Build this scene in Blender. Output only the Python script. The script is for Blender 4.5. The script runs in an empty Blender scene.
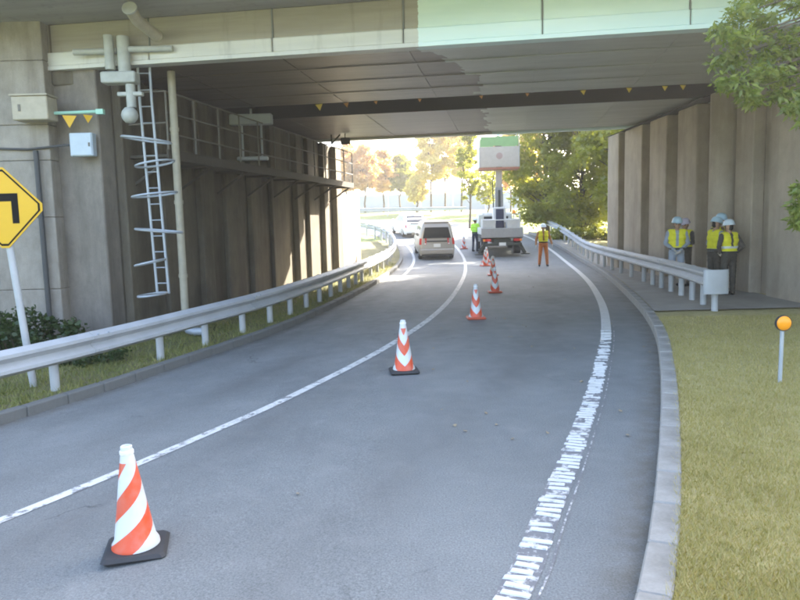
import bpy, math, random
import numpy as np
from mathutils import Vector, Matrix
random.seed(7); RNG = np.random.default_rng(7)
SC = bpy.context.scene
COL = SC.collection
PI = math.pi

# ------------------------------------------------------------------ camera
cd = bpy.data.cameras.new('camera'); cam = bpy.data.objects.new('camera', cd); COL.objects.link(cam)
cd.sensor_width = 36; cd.lens = 31.5; cd.clip_end = 3000; cd.clip_start = 0.05
PIT = math.atan(78/700); ROLL = 0.025
fw = Vector((0, math.cos(PIT), -math.sin(PIT))); r0 = Vector((1,0,0)); u0 = r0.cross(fw)
rt = r0*math.cos(ROLL) - u0*math.sin(ROLL); up = r0*math.sin(ROLL) + u0*math.cos(ROLL)
m = Matrix((( rt.x, up.x, -fw.x, 0), (rt.y, up.y, -fw.y, 0), (rt.z, up.z, -fw.z, 2.0), (0,0,0,1)))
cam.matrix_world = m
SC.camera = cam
# ------------------------------------------------------------------ sky, sun, exposure
SUN_AZ, SUN_EL = math.radians(48), math.radians(34)
w = bpy.data.worlds.new('World'); SC.world = w; w.use_nodes = True
nt = w.node_tree; bg = nt.nodes['Background']
sky = nt.nodes.new('ShaderNodeTexSky'); sky.sky_type = 'NISHITA'; sky.sun_disc = False
sky.sun_elevation = SUN_EL; sky.sun_rotation = SUN_AZ; sky.dust_density = 3.5; sky.air_density = 1.0; sky.ozone_density = 1.0
nt.links.new(sky.outputs[0], bg.inputs[0]); bg.inputs[1].default_value = 0.15
sl = bpy.data.lights.new('sun', 'SUN'); sl.energy = 5.0; sl.angle = math.radians(0.53); sl.color = (1.0, 0.93, 0.82)
sun = bpy.data.objects.new('sun', sl); COL.objects.link(sun)
sd = Vector((math.sin(SUN_AZ)*math.cos(SUN_EL), math.cos(SUN_AZ)*math.cos(SUN_EL), math.sin(SUN_EL)))
sun.rotation_euler = sd.to_track_quat('Z', 'Y').to_euler(); sun.location = (20, 40, 40)
vs = SC.view_settings; vs.view_transform = 'Standard'; vs.look = 'None'; vs.gamma = 1.0; vs.exposure = 2.95
SC.render.engine = 'CYCLES'; SC.cycles.filter_width = 1.9

# ------------------------------------------------------------------ materials
class NT:
    def __init__(s, name):
        s.m = bpy.data.materials.new(name); s.m.use_nodes = True; s.t = s.m.node_tree
        s.b = s.t.nodes['Principled BSDF']; s._co = None
    def n(s, typ, **k):
        nd = s.t.nodes.new(typ)
        for a, v in k.items(): setattr(nd, a, v)
        return nd
    def l(s, a, b): s.t.links.new(a, b)
    def co(s):
        if not s._co: s._co = s.n('ShaderNodeTexCoord').outputs['Object']
        return s._co
    def noise(s, scale, detail=4, stretch=None, rough=.6, vec=None):
        v = vec or s.co()
        if stretch:
            mp = s.n('ShaderNodeMapping'); mp.inputs['Scale'].default_value = stretch; s.l(v, mp.inputs[0]); v = mp.outputs[0]
        nn = s.n('ShaderNodeTexNoise'); nn.inputs['Scale'].default_value = scale; nn.inputs['Detail'].default_value = detail
        nn.inputs['Roughness'].default_value = rough; s.l(v, nn.inputs['Vector']); return nn.outputs['Fac']
    def ramp(s, f, a, b, ca=(0,0,0,1), cb=(1,1,1,1)):
        r = s.n('ShaderNodeValToRGB'); e = r.color_ramp.elements
        e[0].position = a; e[1].position = b; e[0].color = c4(ca); e[1].color = c4(cb); s.l(f, r.inputs[0]); return r.outputs[0]
    def mix(s, f, a, b, mode='MIX'):
        x = s.n('ShaderNodeMix', data_type='RGBA', blend_type=mode)
        for sock, v in ((x.inputs[0], f), (x.inputs[6], a), (x.inputs[7], b)):
            if isinstance(v, (int, float)): sock.default_value = v
            elif isinstance(v, tuple): sock.default_value = c4(v)
            else: s.l(v, sock)
        return x.outputs[2]
    def math(s, op, a, b=0.0):
        x = s.n('ShaderNodeMath', operation=op)
        for sock, v in ((x.inputs[0], a), (x.inputs[1], b)):
            if isinstance(v, (int, float)): sock.default_value = v
            else: s.l(v, sock)
        return x.outputs[0]
    def xyz(s):
        x = s.n('ShaderNodeSeparateXYZ'); s.l(s.co(), x.inputs[0]); return x.outputs
    def col(s, c):
        if isinstance(c, tuple): s.b.inputs['Base Color'].default_value = c4(c)
        else: s.l(c, s.b.inputs['Base Color'])
    def bump(s, h, strength=.3, dist=.02):
        b = s.n('ShaderNodeBump'); b.inputs['Strength'].default_value = strength; b.inputs['Distance'].default_value = dist
        s.l(h, b.inputs['Height']); s.l(b.outputs[0], s.b.inputs['Normal'])
    def rough(s, r):
        if isinstance(r, float): s.b.inputs['Roughness'].default_value = r
        else: s.l(r, s.b.inputs['Roughness'])
def c4(c): return c if len(c) == 4 else (c[0], c[1], c[2], 1)

def plain(name, c, rough=.6, metal=0., var=.18, scale=6., bump=.0, spec=.5):
    t = NT(name); d = tuple(v*(1-var) for v in c); e = tuple(min(1, v*(1+var*.6)) for v in c)
    t.col(t.mix(t.noise(scale, 5), d, e)); t.rough(rough); t.b.inputs['Metallic'].default_value = metal
    t.b.inputs['Specular IOR Level'].default_value = spec
    if bump: t.bump(t.noise(scale*8, 4), bump, .01)
    return t.m
def concrete(name, c, dark, streak=.6, rough=.85):
    t = NT(name)
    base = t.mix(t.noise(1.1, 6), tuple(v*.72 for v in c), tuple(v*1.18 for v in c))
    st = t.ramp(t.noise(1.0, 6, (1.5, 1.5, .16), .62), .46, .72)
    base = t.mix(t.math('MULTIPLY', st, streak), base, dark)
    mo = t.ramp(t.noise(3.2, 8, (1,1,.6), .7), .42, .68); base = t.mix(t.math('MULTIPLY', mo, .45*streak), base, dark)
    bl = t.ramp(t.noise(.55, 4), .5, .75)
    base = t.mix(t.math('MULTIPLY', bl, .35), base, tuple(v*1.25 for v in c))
    fn = t.noise(45, 3)
    base = t.mix(.14, base, fn, 'OVERLAY')
    t.col(base); t.rough(rough); t.bump(t.noise(22, 6), .35, .012); return t.m
def leafmat(name, a, b, trans=.4):
    t = NT(name); t.t.nodes.remove(t.b)
    g = t.n('ShaderNodeNewGeometry').outputs['Random Per Island']
    r = t.ramp(g, 0., 1., a, b)
    cl = t.mix(t.noise(.7, 3), r, t.mix(.5, r, tuple(x*.55 for x in a)))
    d = t.n('ShaderNodeBsdfDiffuse'); tr = t.n('ShaderNodeBsdfTranslucent'); gl = t.n('ShaderNodeBsdfGlossy'); gl.inputs['Roughness'].default_value = .45
    t.l(cl, d.inputs[0]); t.l(t.mix(.5, cl, (a[0]*1.6, a[1]*1.5, a[2]*.6)), tr.inputs[0])
    ms = t.n('ShaderNodeMixShader'); ms.inputs[0].default_value = trans; t.l(d.outputs[0], ms.inputs[1]); t.l(tr.outputs[0], ms.inputs[2])
    m2 = t.n('ShaderNodeMixShader'); m2.inputs[0].default_value = .04; t.l(ms.outputs[0], m2.inputs[1]); t.l(gl.outputs[0], m2.inputs[2])
    t.l(m2.outputs[0], t.t.nodes['Material Output'].inputs[0]); return t.m

def asphalt():
    t = NT('asphalt')
    big = t.noise(.35, 5); c = t.mix(t.ramp(big, .3, .72), (.142,.150,.148), (.205,.214,.210))
    ag = t.noise(75, 5, None, .8); c = t.mix(.75, c, t.ramp(ag, .3, .75, (.12,.12,.12), (.9,.9,.9)), 'OVERLAY')
    c = t.mix(t.math('MULTIPLY', t.ramp(t.noise(2.2, 6), .55, .8), .45), c, (.23,.23,.225))
    c = t.mix(t.math('MULTIPLY', t.ramp(t.noise(1.1, 6, (1.2,.35,1)), .56, .8), .5), c, (.095,.095,.098))
    at_ = t.n('ShaderNodeAttribute', attribute_name='across').outputs['Fac']
    tr_ = None
    for p_ in (.10,.28,.48,.74):
        g_ = t.math('SUBTRACT', 1.0, t.math('MINIMUM', t.math('MULTIPLY', t.math('ABSOLUTE', t.math('SUBTRACT', at_, p_)), 13.), 1.0))
        tr_ = g_ if tr_ is None else t.math('ADD', tr_, g_)
    c = t.mix(t.math('MULTIPLY', t.math('MULTIPLY', tr_, t.ramp(t.noise(.9, 5, (1,.4,1)), .3, .7)), .55), c, (.085,.083,.08))
    gt_ = t.math('SUBTRACT', 1.0, t.math('MINIMUM', t.math('MULTIPLY', t.math('MINIMUM', at_, t.math('SUBTRACT', 1.0, at_)), 24.), 1.0))
    c = t.mix(t.math('MULTIPLY', t.math('MULTIPLY', gt_, t.ramp(t.noise(5, 7, None, .75), .35, .6)), .8), c, (.10,.085,.06))
    vo = t.n('ShaderNodeTexVoronoi', feature='DISTANCE_TO_EDGE'); vo.inputs['Scale'].default_value = .42
    wp = t.n('ShaderNodeVectorMath', operation='ADD'); nz = t.n('ShaderNodeTexNoise'); nz.inputs['Scale'].default_value = 1.7; nz.inputs['Detail'].default_value = 7
    t.l(t.co(), nz.inputs['Vector']); sc = t.n('ShaderNodeVectorMath', operation='SCALE'); sc.inputs['Scale'].default_value = 1.3
    t.l(nz.outputs['Color'], sc.inputs[0]); t.l(t.co(), wp.inputs[0]); t.l(sc.outputs[0], wp.inputs[1]); t.l(wp.outputs[0], vo.inputs['Vector'])
    ck = t.ramp(vo.outputs['Distance'], .002, .007, (1,1,1), (0,0,0)); mk = t.ramp(t.noise(.5, 3), .55, .63)
    ckm = t.math('MULTIPLY', t.math('MULTIPLY', ck, mk), .75)
    c = t.mix(ckm, c, (.03,.03,.032))
    t.col(c); t.rough(t.ramp(t.noise(3, 4), .3, .7, (.62,.62,.62), (.82,.82,.82)))
    t.b.inputs['Specular IOR Level'].default_value = .35
    t.bump(t.mix(ckm, ag, (0,0,0)), .5, .006); return t.m
def paintline(name, wear):
    t = NT(name)
    wn = t.ramp(t.noise(9, 8, None, .72), wear, wear+.10)
    c = t.mix(t.noise(3, 5), (.48,.47,.44), (.66,.65,.62)); c = t.mix(wn, c, (.15,.15,.155))
    t.col(c); t.rough(.7); t.bump(t.noise(160, 2), .4, .004); return t.m
def soil(name, a, b, c, sc=1.6):
    t = NT(name); x = t.mix(t.ramp(t.noise(sc, 6), .35, .68), a, b); x = t.mix(t.ramp(t.noise(sc*5, 5), .5, .75), x, c)
    t.col(x); t.rough(.95); t.bump(t.noise(30, 5), .7, .03); return t.m

M = {}
M['asphalt'] = asphalt()
M['line'] = paintline('road_paint', .60); M['line_rib'] = paintline('ribbed_road_paint', .56); M['line_base'] = paintline('worn_ribbed_base_paint', .40); M['line_worn'] = paintline('worn_road_paint', .51)
M['lawn'] = soil('lawn_soil', (.34,.28,.11), (.46,.385,.18), (.24,.23,.06))
M['verge'] = soil('verge_soil', (.10,.10,.035), (.17,.15,.06), (.16,.12,.07))
M['field'] = soil('field_grass', (.12,.17,.04), (.17,.20,.06), (.20,.18,.08), .5)
M['blade'] = leafmat('grass_blade', (.33,.30,.07), (.66,.53,.24), .25)
M['blade_g'] = leafmat('verge_blade', (.12,.16,.03), (.42,.38,.12), .25)
M['kerb'] = concrete('kerb_concrete', (.31,.295,.265), (.13,.12,.10), .8)
M['kerb_dark'] = concrete('mossy_kerb_concrete', (.15,.15,.14), (.07,.07,.06), .4)
M['path'] = concrete('path_concrete', (.31,.29,.255), (.19,.175,.15), .4)
M['wallL'] = concrete('wing_wall_concrete', (.33,.295,.25), (.11,.092,.07), .9)
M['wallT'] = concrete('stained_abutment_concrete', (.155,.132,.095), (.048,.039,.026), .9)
M['wallB'] = concrete('grey_block_concrete', (.24,.21,.175), (.08,.066,.05), .9)
M['wallR'] = concrete('right_abutment_concrete', (.42,.355,.275), (.21,.165,.115), .6)
def bridge_paint(name, old1, old2, new1, new2, rough):
    t = NT(name); X = t.xyz()
    sn = t.math('SNAP', X[1], .30)
    wn = t.n('ShaderNodeTexWhiteNoise', noise_dimensions='1D'); t.l(sn, wn.inputs['W'])
    sl_ = t.math('MULTIPLY', t.math('MINIMUM', t.math('MAXIMUM', X[1], 0.), 3.), .30)
    edge = t.math('ADD', t.math('ADD', sl_, .15), t.math('MULTIPLY', wn.outputs[0], .28))
    edge = t.math('ADD', edge, t.math('MULTIPLY', t.noise(9, 3), .12))
    mask = t.math('GREATER_THAN', X[0], edge)
    st = t.noise(.6, 6, (.35, 5, 5), .65)
    old = t.mix(t.ramp(st, .35, .68), old1, old2)
    new = t.mix(t.ramp(t.noise(.8, 5, (.6, 3, 3)), .35, .7), new1, new2)
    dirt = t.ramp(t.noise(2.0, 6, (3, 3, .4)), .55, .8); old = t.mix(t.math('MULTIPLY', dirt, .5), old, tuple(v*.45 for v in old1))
    t.col(t.mix(mask, old, new)); t.rough(rough)
    t.bump(t.noise(1.2, 4, (.5, 4, 4)), .25, .02); return t.m
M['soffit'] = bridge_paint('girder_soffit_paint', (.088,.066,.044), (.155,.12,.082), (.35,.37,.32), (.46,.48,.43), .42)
M['fascia'] = bridge_paint('girder_fascia_paint', (.25,.225,.18), (.36,.33,.27), (.58,.72,.68), (.68,.80,.76), .5)
M['flange'] = bridge_paint('girder_flange_paint', (.50,.49,.44), (.62,.61,.56), (.62,.78,.76), (.70,.82,.80), .5)
M['overhang'] = bridge_paint('deck_overhang_paint', (.26,.25,.235), (.36,.35,.33), (.56,.72,.66), (.66,.80,.74), .6)
M['recess'] = plain('dark_deck_recess', (.04,.035,.028), .85)  # near-black colour paints in the shade between the girders
M['joint'] = plain('joint_strip', (.18,.19,.18), .6)
M['galv'] = plain('galvanised_rail_paint', (.44,.45,.455), .5, .0, .32, 2.2, .08)
M['galv2'] = plain('galvanised_steel', (.40,.43,.46), .5, .25, .15, 4., .05)
M['steel_d'] = plain('dark_walkway_steel', (.07,.06,.045), .7)
M['steel_m'] = plain('weathered_rail_steel', (.17,.155,.13), .7)
M['pipe'] = plain('cream_pipe_plastic', (.42,.38,.29), .6, var=.35)
M['pipe_w'] = plain('pale_conduit_plastic', (.42,.43,.40), .6, var=.35)
M['box_b'] = plain('beige_box_paint', (.42,.37,.28), .6, var=.3)
M['box_w'] = plain('pale_blue_box_paint', (.48,.55,.62), .5)
M['cable'] = plain('dark_cable', (.06,.06,.06), .6)
M['green'] = plain('pale_green_paint', (.35,.62,.50), .5)
M['yellow'] = plain('sign_yellow', (.66,.38,.004), .5, var=.08)
M['black'] = plain('sign_black', (.004,.004,.004), .7, spec=.15)
M['orange'] = plain('reflector_orange', (.95,.34,.01), .3, var=.05)
M['pen_y'] = plain('pennant_yellow', (.75,.55,.08), .7); M['pen_o'] = plain('pennant_orange', (.62,.30,.10), .7)
M['rubber'] = plain('black_rubber', (.03,.03,.032), .75)
M['white'] = plain('white_sheeting', (.78,.78,.78), .4)
M['bark'] = plain('bark', (.10,.075,.05), .9, var=.4, scale=9, bump=.6)
def conemat(name, chev):
    t = NT(name); X = t.xyz()
    an = t.math('ARCTAN2', X[0], X[1]); an = t.math('DIVIDE', an, 2*PI)
    if chev is not None:
        f = t.math('ADD', t.math('MULTIPLY', t.math('ABSOLUTE', an), 2.6), t.math('MULTIPLY', X[2], 3.7))
    else: f = t.math('ADD', t.math('MULTIPLY', an, 2.0), t.math('MULTIPLY', X[2], 3.6))
    f = t.math('FRACT', t.math('ADD', f, 4.32))
    k = t.math('MULTIPLY', t.math('GREATER_THAN', f, .5), t.math('LESS_THAN', X[2], .60))
    du = t.ramp(t.noise(6, 6), .45, .8)
    c = t.mix(k, (.60,.61,.60), (.66,.075,.02)); c = t.mix(t.math('MULTIPLY', du, .45), c, (.35,.33,.30))
    t.col(c); t.rough(.42); return t.m
M['cone_sp'] = conemat('cone_spiral_sheeting', None); M['cone_ch'] = conemat('cone_chevron_sheeting', .499)
M['cone_base_r'] = plain('cone_base_red', (.55,.10,.05), .6)

# ------------------------------------------------------------------ mesh helpers
class MB:
    def __init__(s): s.v = []; s.f = []; s.mi = []
    def add(s, vs_, fs, mi=0):
        o = len(s.v); s.v += [tuple(p) for p in vs_]; s.f += [tuple(i+o for i in f) for f in fs]; s.mi += [mi]*len(fs); return s
    def box(s, x0, x1, y0, y1, z0, z1, b=0., mi=0):
        if b <= 0:
            s.add([(x0,y0,z0),(x1,y0,z0),(x1,y1,z0),(x0,y1,z0),(x0,y0,z1),(x1,y0,z1),(x1,y1,z1),(x0,y1,z1)],
                  [(3,2,1,0),(4,5,6,7),(0,1,5,4),(1,2,6,5),(2,3,7,6),(3,0,4,7)], mi)
        else:
            vs_ = []; b = min(b, .49*(x1-x0), .49*(y1-y0), .49*(z1-z0))
            def ring(z, i):
                return [(x0+i+b,y0+i,z),(x1-i-b,y0+i,z),(x1-i,y0+i+b,z),(x1-i,y1-i-b,z),(x1-i-b,y1-i,z),(x0+i+b,y1-i,z),(x0+i,y1-i-b,z),(x0+i,y0+i+b,z)]
            for z, i in ((z0,b*.9),(z0+b,0),(z1-b,0),(z1,b*.9)): vs_ += ring(z, i)
            fs = [tuple(range(7,-1,-1)), tuple(range(24,32))]
            for k in range(3):
                for j in range(8): fs.append((k*8+j, k*8+(j+1)%8, k*8+8+(j+1)%8, k*8+8+j))
            s.add(vs_, fs, mi)
        return s
    def bar(s, p, q, wx, wy, mi=0):
        p = Vector(p); q = Vector(q); d = (q-p).normalized()
        a = Vector((0,0,1)) if abs(d.z) < .9 else Vector((0,1,0))
        r = d.cross(a).normalized(); u = r.cross(d)
        vs_ = [c + r*i*wx/2 + u*j*wy/2 for c in (p, q) for i, j in ((-1,-1),(1,-1),(1,1),(-1,1))]
        return s.add(vs_, [(3,2,1,0),(4,5,6,7),(0,1,5,4),(1,2,6,5),(2,3,7,6),(3,0,4,7)], mi)
    def tube(s, pts, r, n=10, cap=True, mi=0, closed=False):
        pts = [Vector(p) for p in pts]; rs = r if isinstance(r, (list, tuple)) else [r]*len(pts)
        vs_ = []; N = len(pts); ref = None
        for i, p in enumerate(pts):
            if closed: d = pts[(i+1) % N] - pts[i-1]
            else: d = pts[min(i+1, N-1)] - pts[max(i-1, 0)]
            d.normalize()
            if ref is None:
                ref = d.cross(Vector((0,0,1)) if abs(d.z) < .95 else Vector((1,0,0))).normalized()
            ref = (ref - d*ref.dot(d)).normalized(); b = d.cross(ref)
            for k in range(n):
                a = 2*PI*k/n; vs_.append(p + (ref*math.cos(a) + b*math.sin(a))*rs[i])
        fs = []
        for i in range(N if closed else N-1):
            j = (i+1) % N
            for k in range(n): fs.append((i*n+k, i*n+(k+1)%n, j*n+(k+1)%n, j*n+k))
        if cap and not closed: fs += [tuple(range(n-1,-1,-1)), tuple(range((N-1)*n, N*n))]
        return s.add(vs_, fs, mi)
    def lathe(s, prof, n=24, c=(0,0,0), mi=0, sx=1., sy=1.):
        vs_ = []
        for r, z in prof:
            for k in range(n):
                a = 2*PI*k/n; vs_.append((c[0]+sx*r*math.cos(a), c[1]+sy*r*math.sin(a), c[2]+z))
        fs = []
        for i in range(len(prof)-1):
            for k in range(n): fs.append((i*n+k, i*n+(k+1)%n, (i+1)*n+(k+1)%n, (i+1)*n+k))
        fs += [tuple(range(n-1,-1,-1)), tuple(range((len(prof)-1)*n, len(prof)*n))]
        return s.add(vs_, fs, mi)
    def prism(s, poly, fn0, fn1, mi=0):
        n = len(poly); vs_ = [fn0(*p) for p in poly] + [fn1(*p) for p in poly]
        fs = [tuple(range(n-1,-1,-1)), tuple(range(n, 2*n))] + [(i, (i+1)%n, n+(i+1)%n, n+i) for i in range(n)]
        return s.add(vs_, fs, mi)
    def sweep(s, pts, prof, closed=True, mi=0, nrm=None):
        """pts: 3-D polyline; prof: list of (side, up), side = to the right of travel"""
        N = len(pts); P = [Vector(p) for p in pts]; vs_ = []; k = len(prof)
        for i in range(N):
            d = P[min(i+1,N-1)] - P[max(i-1,0)]; d.z = 0; d.normalize(); r = Vector((d.y, -d.x, 0))
            for a, b in prof: vs_.append(P[i] + r*a + Vector((0,0,b)))
        fs = []
        for i in range(N-1):
            for j in range(k if closed else k-1): fs.append((i*k+j, i*k+(j+1)%k, (i+1)*k+(j+1)%k, (i+1)*k+j))
        if closed: fs += [tuple(range(k)), tuple(range(N*k-1, (N-1)*k-1, -1))]
        return s.add(vs_, fs, mi)
    def layers(s, L, n=10, mi=0):
        """L: list of (z, y0, y1, halfwidth, corner radius); rounded rectangles lofted upwards"""
        rings = []
        for z, y0, y1, hw, r in L:
            ring = []
            for cx, cy, a0 in ((hw-r,y1-r,0),(-hw+r,y1-r,PI/2),(-hw+r,y0+r,PI),(hw-r,y0+r,1.5*PI)):
                for q in range(5):
                    a = a0 + q*PI/8; ring.append((cx+r*math.cos(a), cy+r*math.sin(a), z))
            rings.append(ring)
        k = 20; fs = [tuple(range(k-1,-1,-1)), tuple(range((len(L)-1)*k, len(L)*k))]
        for i in range(len(L)-1):
            for j in range(k): fs.append((i*k+j, i*k+(j+1)%k, (i+1)*k+(j+1)%k, (i+1)*k+j))
        return s.add([p for r in rings for p in r], fs, mi)
    def build(s, name, mats, parent=None, loc=None, world=False, smooth=False, rot=None):
        me = bpy.data.meshes.new(name)
        v = s.v
        if world and parent is not None:
            o = parent.location; v = [(p[0]-o.x, p[1]-o.y, p[2]-o.z) for p in v]
        me.from_pydata([tuple(p) for p in v], [], s.f)
        if not isinstance(mats, (list, tuple)): mats = [mats]
        for mm in mats: me.materials.append(mm)
        if any(s.mi): me.polygons.foreach_set('material_index', s.mi)
        if smooth: me.shade_smooth() if smooth is True else smooth_angle(me, smooth)
        me.update()
        return link(name, me, parent, loc, rot)
def smooth_angle(me, deg):
    me.shade_smooth()
    try: me.set_sharp_from_angle(angle=math.radians(deg))
    except Exception: pass
def link(name, me, parent=None, loc=None, rot=None):
    o = bpy.data.objects.new(name, me); COL.objects.link(o)
    if parent is not None: o.parent = parent
    if loc is not None: o.location = loc
    if rot is not None: o.rotation_euler = rot
    return o
def tag(o, label, cat=None, group=None):
    o['label'] = label
    if cat: o['category'] = cat
    if group: o['group'] = group
    return o
def struct(o): o['kind'] = 'structure'; return o
def stuff(o): o['kind'] = 'stuff'; return o
def thing(name, label, cat, loc=(0,0,0), rz=0., group=None):
    o = bpy.data.objects.new(name, None); COL.objects.link(o); o.empty_display_size = .2
    o.location = loc; o.rotation_euler = (0,0,rz); return tag(o, label, cat, group)
def copy_tree(o, parent=None):
    c = o.copy(); COL.objects.link(c); c.parent = parent
    for ch in list(o.children): copy_tree(ch, c)
    return c
def npmesh(name, V, Fq, mat, parent=None, loc=None):
    """V (n,3), Fq (m,k) fast mesh"""
    me = bpy.data.meshes.new(name); n = len(V); mm, k = Fq.shape
    me.vertices.add(n); me.vertices.foreach_set('co', V.astype(np.float32).ravel())
    me.loops.add(mm*k); me.loops.foreach_set('vertex_index', Fq.astype(np.int32).ravel())
    me.polygons.add(mm); me.polygons.foreach_set('loop_start', np.arange(0, mm*k, k, dtype=np.int32))
    me.materials.append(mat); me.update(calc_edges=True); me.validate()
    return link(name, me, parent, loc)

# ------------------------------------------------------------------ terrain and road layout
def G(x, y):
    t = min(max(-x/6, 0), 1); t = t*t*(3-2*t); f = min(max((34-y)/10, 0), 1)
    z = -.35*t*f
    if y > 28: z += .0035*(min(y,38.7)-28)**2
    if y > 38.7: z += .075*(min(y,75)-38.7)
    if y > 75: z += .01*(y-75)
    return z
def spline(P, per=12):
    out = []; P = [Vector((a,b,0)) for a, b in P]
    for i in range(len(P)-1):
        a = P[max(i-1,0)]; b = P[i]; c = P[i+1]; d = P[min(i+2,len(P)-1)]
        for k in range(per):
            t = k/per
            out.append(.5*((2*b) + (c-a)*t + (2*a-5*b+4*c-d)*t*t + (3*b-a-3*c+d)*t**3))
    out.append(P[-1]); return out
def offset(P, o):
    """to the right of travel"""
    R = []
    for i, p in enumerate(P):
        d = (P[min(i+1,len(P)-1)] - P[max(i-1,0)]).normalized(); R.append(p + Vector((d.y,-d.x,0))*o)
    return R
def resample(P, step, y0=-1e9, y1=1e9):
    Q = [p for p in P if y0 <= p.y <= y1]; out = [Q[0].copy()]; need = step
    for a, b in zip(Q, Q[1:]):
        L = (b-a).length; pos = 0
        while L-pos >= need: pos += need; out.append(a.lerp(b, pos/L)); need = step
        need -= L-pos
    return out
def onG(P, dz=0.): return [Vector((p.x, p.y, G(p.x,p.y)+dz)) for p in P]
KL = spline([(-13,-6),(-9.2,1.5),(-6.6,5.3),(-4.87,8.25),(-3.4,11.5),(-2.1,15.1),(-.93,21.7),(-.15,29),(.2,36),(-.3,43),(-2.2,49.5),(-6,55),(-12,59),(-25,64),(-45,68)])
KR = spline([(-6.5,-8),(-1.4,-1.5),(.6,2.2),(1.77,4.76),(3.36,8.95),(4.45,12.3),(5.52,16.7),(6.88,23.4),(8.1,31),(8.8,39),(8.6,47),(6.5,55),(1,62),(-12,68),(-40,74)])
LL = spline([(-8.5,-3),(-5.2,2.2),(-3.08,5.11),(-2.04,6.83),(-1.25,8.4),(-.18,11.33),(.9,15.7),(1.88,21.75),(2.75,29),(3.25,36),(3.1,43),(1.8,50),(-1.2,56),(-7,61),(-18,65)])
EL = spline([(-2.5,-2),(-.5,1.5),(.54,3.5),(.93,4.48),(1.57,6.15),(2.41,8.48),(3.65,12.3),(4.85,16.85),(6.16,23.15),(7.5,31.5),(8.2,39),(8.0,47),(6,54.6),(.5,61.2),(-12,67.2)])

# ground sheet
xs = np.concatenate([np.array([-600,-350,-200,-120,-80,-60]), np.arange(-46,46.1,1.0), np.array([60,80,120,200,350,600])])
ys = np.concatenate([np.array([-200,-100,-50,-25]), np.arange(-14,90.1,1.0), np.array([100,120,160,240,400,800,1400])])
V = np.array([(x,y,G(x,y)-.035) for y in ys for x in xs]); nx = len(xs)
Fq = np.array([(j*nx+i, j*nx+i+1, (j+1)*nx+i+1, (j+1)*nx+i) for j in range(len(ys)-1) for i in range(nx-1)])
struct(npmesh('ground', V, Fq, M['field']))
# road
def strip(name, A, B, mat, dz, cols=12, bump=0.):
    mb = MB(); n = len(A)
    for a, b in zip(A, B):
        for k in range(cols+1):
            p = a.lerp(b, k/cols); mb.v.append((p.x, p.y, G(p.x,p.y)+dz+(random.uniform(-bump,bump) if 0 < k < cols else 0)))
    for i in range(n-1):
        for k in range(cols): mb.f.append((i*(cols+1)+k, i*(cols+1)+k+1, (i+1)*(cols+1)+k+1, (i+1)*(cols+1)+k)); mb.mi.append(0)
    return mb.build(name, mat, smooth=True)
road = struct(strip('road', KL, KR, M['asphalt'], 0.0, 14))
av = road.data.attributes.new('across', 'FLOAT', 'POINT'); av.data.foreach_set('value', [(i % 15)/14 for i in range(len(road.data.vertices))])
def marking(name, P, wdt, mat, y0, y1):
    Q = [p for p in P if y0 <= p.y <= y1]
    return struct(strip(name, offset(Q, -wdt/2), offset(Q, wdt/2), mat, .005, 2))
marking('lane_line', LL, .13, M['line_worn'], -3, 64)
edge = marking('edge_line', EL, .17, M['line'], 11.2, 62)
worn = strip('worn_base', offset([p for p in EL if -2 < p.y < 11.4], -.09), offset([p for p in EL if -2 < p.y < 11.4], .09), M['line_base'], .004, 2); worn.parent = edge
thin = strip('thin_line', offset([p for p in EL if 2.5 < p.y < 13], .125), offset([p for p in EL if 2.5 < p.y < 13], .138), M['line_base'], .005, 2); thin.parent = edge
left_edge = marking('edge_line', offset(KL, .55), .12, M['line'], 24, 48)
ribs = MB()
for p, q in zip(*(lambda Q: (Q, Q[1:]))(resample(EL, .082, 2.0, 12.5))):
    d = (q-p).normalized(); r = Vector((d.y,-d.x,0)); j = random.uniform(-.012,.012)
    c = p.lerp(q, .5) + Vector((0,0,G(p.x,p.y)+.006))
    h = .008; vs_ = []; lo = -random.uniform(.70,1.05); hi = random.uniform(.70,1.05); sk = random.uniform(-.10,.22)
    if random.random() < .12: continue
    if random.random() < .3: lo, hi = (lo, random.uniform(-.2,.6)) if random.random() < .5 else (random.uniform(-.6,.2), hi)
    for zz, sh in ((0,0),(h,.012)):
        for a, b in ((-1,-1),(1,-1),(1,1),(-1,1)): vs_.append(c + r*(.095*(lo if a < 0 else hi)-a*sh*.6) + d*(b*(.024-sh*.6)+a*sk*.07) + Vector((0,0,zz)))
    ribs.add(vs_, [(4,5,6,7),(0,1,5,4),(1,2,6,5),(2,3,7,6),(3,0,4,7)])
rb = ribs.build('raised_rib', M['line_rib'], edge); stuff(rb)

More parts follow.
